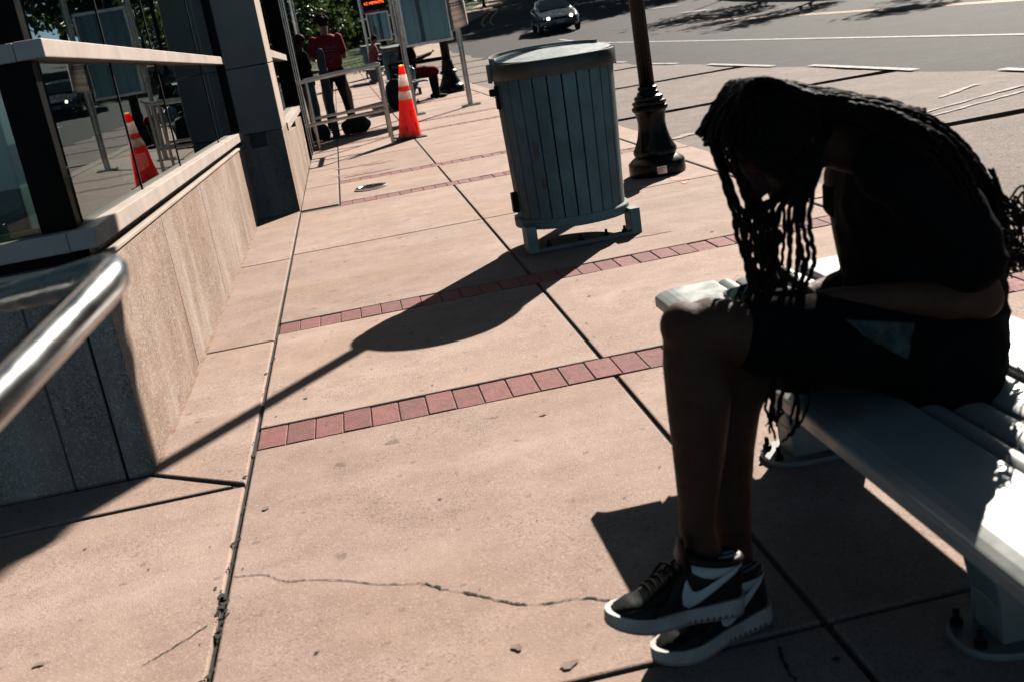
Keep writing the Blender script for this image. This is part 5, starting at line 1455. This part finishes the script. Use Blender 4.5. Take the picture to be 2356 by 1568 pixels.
# the phone in the hands
PH = thing('smartphone', 'pale cased smartphone held flat over the knee of the person with braids', 'phone', ph_c)
px_ = V((-.985, -.16, -.05)).normalized(); pz_ = V((.18, -.32, .93)); pz_ = (pz_-px_*pz_.dot(px_)).normalized(); py__ = pz_.cross(px_)
PM = Matrix((px_, py__, pz_)).transposed().to_4x4()
bm = NB()
def rrect(w_, h_, r_, n=6):
    o_ = []
    for cx, cy, a0 in ((w_-r_, h_-r_, 0), (-w_+r_, h_-r_, 90), (-w_+r_, -h_+r_, 180), (w_-r_, -h_+r_, 270)):
        for k in range(n+1): o_.append((cx+r_*math.cos(R(a0+90*k/n)), cy+r_*math.sin(R(a0+90*k/n))))
    return o_
prism(bm, [PM @ V((x, y, -.006)) for x, y in rrect(.080, .040, .012)], PM.to_3x3() @ V((0, 0, .011)))
obj('case', bm, M['phone'], PH, bevel=.002)
bm = NB(); prism(bm, [PM @ V((x, y, .0052)) for x, y in rrect(.075, .036, .009)], PM.to_3x3() @ V((0, 0, .0006))); obj('screen', bm, M['glass_car_dark'], PH)

# ------------------------------------------------------------------ people waiting farther along the pavement
def standing(name, label, loc, rz, h, mats, bulk=1.0, pose=None):
    """upright figure, local x to its right, y forward; returns the Empty"""
    t = thing('person', label, 'person', (loc[0], loc[1], hY(loc[1])), rz)
    k = h/1.75
    S = lambda x, y, z: V((x*k, y*k, z*k))
    P = dict(lf=(-.16, 0, 0), rf=(.17, -.03, 0), lh=(-.20, .30, 1.06), rh=(.20, .30, 1.06), le=(-.28, .02, 1.10), re=(.28, .02, 1.10), head=(0, .03, 1.64), nod=0)
    P.update(pose or {})
    hd = S(*P['head']); fdv = V((P.get('turn', 0), 1, -.45)).normalized()
    sdv = fdv.cross(V((0, 0, 1))).normalized(); udv = sdv.cross(fdv)
    lsx, rsx = S(-.185*bulk, 0, 1.42), S(.185*bulk, 0, 1.42)
    sk = [('e', hd+udv*.015*k, sdv*.073*k, fdv*.092*k, udv*.10*k), ('e', hd-udv*.055*k+fdv*.03*k, sdv*.055*k, fdv*.06*k, udv*.055*k), ('e', hd+fdv*.095*k-udv*.025*k, sdv*.013*k, fdv*.016*k, udv*.02*k),
          ('e', hd+sdv*.075*k-udv*.01*k, sdv*.012*k, fdv*.018*k, udv*.03*k), ('e', hd-sdv*.075*k-udv*.01*k, sdv*.012*k, fdv*.018*k, udv*.03*k),
          ('t', [hd-udv*.06*k-fdv*.02*k, S(0, -.01, 1.44)], [.055*k, .062*k])]
    for sx, el, hn, sd in ((lsx, P['le'], P['lh'], -1), (rsx, P['re'], P['rh'], 1)):
        el, hn = S(*el), S(*hn)
        sk += [('t', [sx, sx.lerp(el, .5), el], [.05*k, .044*k, .038*k]), ('t', [el, el.lerp(hn, .3), hn], [.039*k, .038*k, .025*k])]
        sk += hand(hn, (hn-el), V((-sd*.6, .2, .7)), sd, .95*k, .6)
    sk += [('t', [S(-.10, 0, .95), S(*P['lf'])+S(0, 0, .52), S(*P['lf'])+S(0, -.02, .08)], [.085*k, .058*k, .038*k]), ('t', [S(.10, 0, .95), S(*P['rf'])+S(0, 0, .52), S(*P['rf'])+S(0, -.02, .08)], [.085*k, .058*k, .038*k])]
    fused('body', sk, mats['skin'], None, .011*k, 3).parent = t
    # shirt
    ax, ay = V((1, 0, 0)), V((0, 1, 0))
    b = bulk
    rings = [(S(0, .01, P.get('hem', .86)), ax, .19*k*b, ay, .135*k*b), (S(0, .01, 1.0), ax, .185*k*b, ay, .13*k*b), (S(0, 0, 1.15), ax, .185*k*b, ay, .125*k*b), (S(0, -.005, 1.30), ax, .205*k*b, ay, .125*k*b), (S(0, -.01, 1.41), ax, .19*k*b, ay, .10*k), (S(0, -.01, 1.47), ax, .10*k, ay, .075*k)]
    shp = [('r', rings)]
    for sx, el in ((lsx, P['le']), (rsx, P['re'])):
        el = S(*el); shp.append(('t', [sx+S(0, 0, -.018), sx.lerp(el, .4), sx.lerp(el, .72)], [.067*k, .066*k, .066*k]))
    so = fused('shirt', shp, mats['top'], None, .012*k, 4); so.parent = t
    lg = mats.get('flare', 1.0)
    tr = [('e', S(0, 0, .92), ax*.18*k*b, ay*.125*k*b, V((0, 0, .12*k)))]
    for f_, sg in ((P['lf'], -1), (P['rf'], 1)):
        f0 = S(*f_); hp = S(.095*sg, 0, .92); kn = f0.lerp(hp, .52)+S(0, .02, 0)
        tr.append(('t', [hp, hp.lerp(kn, .5), kn, kn.lerp(f0, .55), f0+S(0, -.01, .07)], [.105*k*b, .092*k*b, .074*k*lg, .068*k*lg, .068*k*lg]))
    fused('trousers', tr, mats['legs'], None, .012*k, 4).parent = t
    for f_, sg in ((P['lf'], -1), (P['rf'], 1)):
        f0 = S(*f_); d = V((.12*sg, 1, 0)).normalized(); c_ = d.cross(V((0, 0, 1)))
        fused('shoe', [('r', [(f0-d*.09*k+V((0, 0, .0)), c_, .035*k, d, .06*k), (f0-d*.09*k+V((0, 0, .08*k)), c_, .036*k, d, .045*k)]), ('e', f0+d*.05*k+V((0, 0, .03*k)), c_*.045*k, d*.115*k, V((0, 0, .03*k))), ('e', f0-d*.05*k+V((0, 0, .045*k)), c_*.04*k, d*.07*k, V((0, 0, .045*k)))], mats['shoe'], None, .009*k, 3).parent = t
    hr = [('e', hd+udv*.035*k-fdv*.012*k, sdv*.085*k, fdv*.098*k, udv*.088*k), ('e', hd-fdv*.045*k-udv*.01*k, sdv*.078*k, fdv*.06*k, udv*.075*k)]
    rg_ = random.Random(int(h*1000))
    if mats.get('curly'):
        for i in range(46):
            a_, z_ = rg_.uniform(0, 6.28), rg_.uniform(-.1, 1)
            v_ = sdv*math.cos(a_)*math.sqrt(1-z_*z_*.9)+fdv*math.sin(a_)*math.sqrt(1-z_*z_*.9)+udv*z_
            if v_.dot(fdv) > .35 and z_ < .55: continue
            hr.append(('e', hd+udv*.03*k+V((v_.dot(sdv), 0, 0))*0+v_*.100*k, sdv*.034*k, fdv*.034*k, udv*.032*k))
    if mats.get('long'):
        hr.append(('t', [hd-fdv*.06*k, hd-fdv*.09*k-V((0, 0, .12*k)), hd-fdv*.085*k-V((0, 0, .24*k))], [.05*k, .04*k, .022*k]))
        hr.append(('e', hd-fdv*.09*k+udv*.02*k, sdv*.045*k, fdv*.045*k, udv*.045*k))
    fused('hair', hr, mats['hair'], None, .008*k, 2).parent = t
    return t, so
man, man_shirt = standing('person', 'person with curly brown hair in a red printed T shirt seen from behind', (-.115, 18.0), R(8), 1.74,
    dict(skin=M['skin_pale'], top=M['cloth_red'], legs=M['cloth_navy'], shoe=M['sole'], hair=M['hair_brown'], curly=1), 1.08, dict(lf=(-.17, .02, 0), rf=(.19, -.02, 0), lh=(-.20, .30, 1.10), le=(-.24, .05, 1.12), re=(.25, .02, 1.10), hem=.80, turn=-.35))
# pale skyline print with lines of lettering on the back of the shirt
bm = NB(); rg = random.Random(12)
def back(x, z): return (x, -.142+.35*x*x, z)
def prow(x0, x1, z0, z1):
    bm.faces.new([bm.verts.new(p) for p in (back(x0, z0), back(x1, z0), back(x1, z1), back(x0, z1))])
x = -.11
while x < .12:
    h_ = rg.uniform(.02, .075); w_ = rg.uniform(.006, .014)
    prow(x, x+.003, 1.24, 1.24+h_); prow(x, x+w_, 1.24+h_, 1.244+h_); prow(x+w_, x+w_+.003, 1.24, 1.24+h_); x += w_+.008
for z, x0, x1, h_ in ((1.205, -.10, .10, .014), (1.16, -.085, -.02, .010), (1.16, .01, .075, .010), (1.13, -.09, .085, .008), (1.10, -.07, -.03, .01), (1.10, .03, .08, .01), (1.06, -.06, .06, .008), (1.03, -.03, .035, .012)):
    x = x0
    while x < x1:
        w_ = rg.uniform(.006, .022); prow(x, min(x+w_, x1), z, z+h_); x += w_+.005
pr = obj('shirt_print', bm, simple('pale_print', (.45, .25, .25), .9, scale=30), man)
woman, _ = standing('person', 'shorter dark haired person in black top and teal patterned trousers beside the door frames', (-.52, 17.5), R(-72), 1.52,
    dict(skin=M['skin'], top=M['cloth_black'], legs=M['cloth_teal'], shoe=M['cloth_navy'], hair=M['hair'], long=1, flare=1.35), 1.0, dict(lf=(-.12, .04, 0), rf=(.14, -.03, 0), lh=(-.12, .30, 1.08), rh=(.13, .30, 1.08), hem=.86))

def sitting(label, loc, rz, mats, seat=.44, k=1.0, z0=0., bulk=1.0, arm=None):
    """seated figure, local y forward, pelvis at the origin over the seat"""
    t = thing('person', label, 'person', (loc[0], loc[1], z0), rz)
    S = lambda x, y, z: V((x*k, y*k, z*k))
    ax, ay = V((1, 0, 0)), V((0, 1, 0)); b = bulk
    hd = S(0, .13, seat+.80); fdv = V((0, 1, -.55)).normalized(); sdv = fdv.cross(V((0, 0, 1))).normalized(); udv = sdv.cross(fdv)
    ls, rs = S(-.19*b, .03, seat+.58), S(.19*b, .03, seat+.58)
    arm = arm or dict(le=(-.25, .10, seat+.30), lh=(-.10, .36, seat+.30), re=(.25, .10, seat+.30), rh=(.10, .38, seat+.34))
    sk = [('e', hd+udv*.015, sdv*.075, fdv*.092, udv*.10), ('e', hd-udv*.055+fdv*.03, sdv*.055, fdv*.06, udv*.055), ('e', hd+fdv*.095-udv*.025, sdv*.013, fdv*.016, udv*.02), ('t', [hd-udv*.06-fdv*.02, S(0, .05, seat+.60)], [.055, .065])]
    for s0, el, hn, sd in ((ls, arm['le'], arm['lh'], -1), (rs, arm['re'], arm['rh'], 1)):
        el, hn = S(*el), S(*hn)
        sk += [('t', [s0, el], [.055*b, .045*b]), ('t', [el, el.lerp(hn, .3), hn], [.046*b, .044*b, .028])]+hand(hn, hn-el, V((-sd*.5, .1, .8)), sd, .95, .6)
    for sg in (-1, 1):
        kn = S(.13*sg, .46, seat+.07); ft = S(.12*sg, .46, .08)
        sk += [('t', [S(.10*sg, .02, seat+.08), kn], [.09*b, .062]), ('t', [kn, kn.lerp(ft, .35), ft], [.058, .058, .036])]
    fused('body', sk, mats['skin'], None, .011, 3).parent = t
    shp = [('r', [(S(0, 0, seat+.03), ax, .20*b, ay, .15*b), (S(0, .0, seat+.2), ax, .20*b, ay, .15*b), (S(0, .01, seat+.40), ax, .205*b, ay, .14*b), (S(0, .03, seat+.57), ax, .19*b, ay, .11), (S(0, .05, seat+.63), ax, .10, ay, .08)])]
    for s0, el in ((ls, arm['le']), (rs, arm['re'])): shp.append(('t', [s0, s0.lerp(S(*el), .65)], [.078*b, .07*b]))
    fused('shirt', shp, mats['top'], None, .012, 4).parent = t
    tr = [('e', S(0, .02, seat+.09), ax*.19*b, ay*.16*b, V((0, 0, .10)))]
    for sg in (-1, 1): tr.append(('t', [S(.10*sg, .02, seat+.09), S(.125*sg, .30, seat+.085), S(.13*sg, .46, seat+.07)], [.105*b, .098*b, .088*b]))
    fused('shorts', tr, mats['legs'], None, .012, 4).parent = t
    lw = []
    for sg in (-1, 1):
        kn = S(.13*sg, .46, seat+.06); ft = S(.12*sg, .46, .08); lw.append(('t', [kn, kn.lerp(ft, .35), ft], [.064, .064, .044]))
    fused('leggings', lw, mats['lower'], None, .011, 3).parent = t
    for sg in (-1, 1):
        f0 = S(.12*sg, .46, 0); c_ = V((1, 0, 0)); d = V((0, 1, 0))
        fused('shoe', [('e', f0+d*.07+V((0, 0, .035)), c_*.048, d*.13, V((0, 0, .035))), ('e', f0-d*.03+V((0, 0, .05)), c_*.042, d*.07, V((0, 0, .05)))], mats['shoe'], None, .009, 3).parent = t
    fused('hair', [('e', hd+udv*.035-fdv*.012, sdv*.086, fdv*.099, udv*.088), ('e', hd-fdv*.045-udv*.01, sdv*.078, fdv*.06, udv*.075)], mats['hair'], None, .009, 2).parent = t
    return t
sitting('person in black top and red shorts on the far bench holding out a phone', (1.27, 21.35, 0), R(-82),
    dict(skin=M['skin'], top=M['cloth_black'], legs=M['cloth_red'], lower=M['cloth_navy'], shoe=M['black'], hair=M['hair']), .44, 1.0, 0, 1.18, dict(le=(-.27, .10, .76), lh=(-.14, .42, .80), re=(.27, .10, .76), rh=(.10, .44, .84)))
PT = thing('smartphone', 'dark phone in the outstretched hand of the person in red shorts', 'phone', (1.80, 21.42, .86))
bm = NB(); box(bm, (-.04, -.075, -.004), (.04, .075, .004), Matrix.Rotation(R(-24), 4, 'Y')); obj('case', bm, M['black'], PT, bevel=.003)
bm = NB(); box(bm, (-.036, -.07, .0042), (.036, .07, .0048), Matrix.Rotation(R(-24), 4, 'Y')); obj('screen', bm, M['glass_car_dark'], PT)
bench3 = dup(bench1, (.70, 33.2, 0), 0, 'farthest white slatted bench under the person in the coral shirt')
sitting('person in a coral red shirt seated far away before the last litter bin', (1.10, 34.6, 0), R(-80),
    dict(skin=M['skin_pale'], top=M['cloth_coral'], legs=M['cloth_navy'], lower=M['cloth_navy'], shoe=M['black'], hair=M['hair_brown']), .44, 1.0, 0, 1.0)
# bags on and under the far bench
BK = thing('backpack', 'black backpack on the pavement leaning against the far bench', 'backpack', (.93, 20.0, 0))
bm = NB(); bmesh.ops.create_icosphere(bm, subdivisions=4, radius=1)
for v in bm.verts:
    p = v.co; sq = lambda a, e: math.copysign(abs(a)**e, a)
    kk = 1+.07*mnoise.noise(p*2.2); v.co = V((sq(p.x, .7)*.20*kk, sq(p.y, .7)*.14*kk, .27+sq(p.z, .75)*.27*kk))
obj('pack', bm, M['bag_dark'], BK, smooth=True)
bm = NB(); tube(bm, spline([(-.05, 0, .52), (-.04, 0, .60), (.04, 0, .60), (.05, 0, .52)], 12), .012, 8); obj('grab_loop', bm, M['black'], BK, smooth=True)
bm = NB(); box(bm, (-.12, -.165, .08), (.12, -.12, .27)); obj('front_pocket', bm, M['bag_dark'], BK, bevel=.03, seg=3)
bm = NB(); tube(bm, spline([(-.10, .12, .50), (-.14, .20, .35), (-.12, .15, .08)], 12), .016, 8); obj('strap', bm, M['black'], BK, smooth=True)
TB = thing('tote_bag', 'tall dark bag standing upright on the near end of the far bench', 'bag', (1.03, 20.75, .431))
bm = NB(); a_ = [(-.13, -.09, 0), (.13, -.09, 0), (.13, .09, 0), (-.13, .09, 0)]; hexa(bm, a_+[(x*1.08, y*1.0, .36+.02*(x > 0)) for x, y, z in a_]); obj('bag_body', bm, M['bag_dark'], TB, bevel=.02, seg=3)
bm = NB(); tube(bm, spline([(-.08, 0, .35), (-.06, .0, .50), (.06, .0, .50), (.08, 0, .35)], 14), .009, 8); obj('handle', bm, M['black'], TB, smooth=True)
bm = NB(); box(bm, (-.09, -.097, .27), (.05, -.092, .31)); obj('label_patch', bm, simple('mint_patch', (.06, .22, .17), .7), TB)
CBg = thing('carrier_bag', 'crumpled pale blue plastic bag on the far bench beside the red shorts', 'bag', (1.22, 20.72, .435))
bm = NB(); bmesh.ops.create_icosphere(bm, subdivisions=4, radius=1)
for v in bm.verts:
    p = v.co; n_ = mnoise.noise(p*3.1)*.22+mnoise.noise(p*7)*.10
    v.co = V((p.x*.14*(1+n_), p.y*.12*(1+n_), max(0, .13+p.z*.15*(1+n_))))
obj('bag_body', bm, M['bag_blue'], CBg)
bm = NB(); tube(bm, spline([(-.05, 0, .24), (-.09, 0, .33), (-.01, .0, .34), (.0, 0, .25)], 12), .01, 6); obj('handle', bm, M['bag_blue'], CBg, smooth=True)
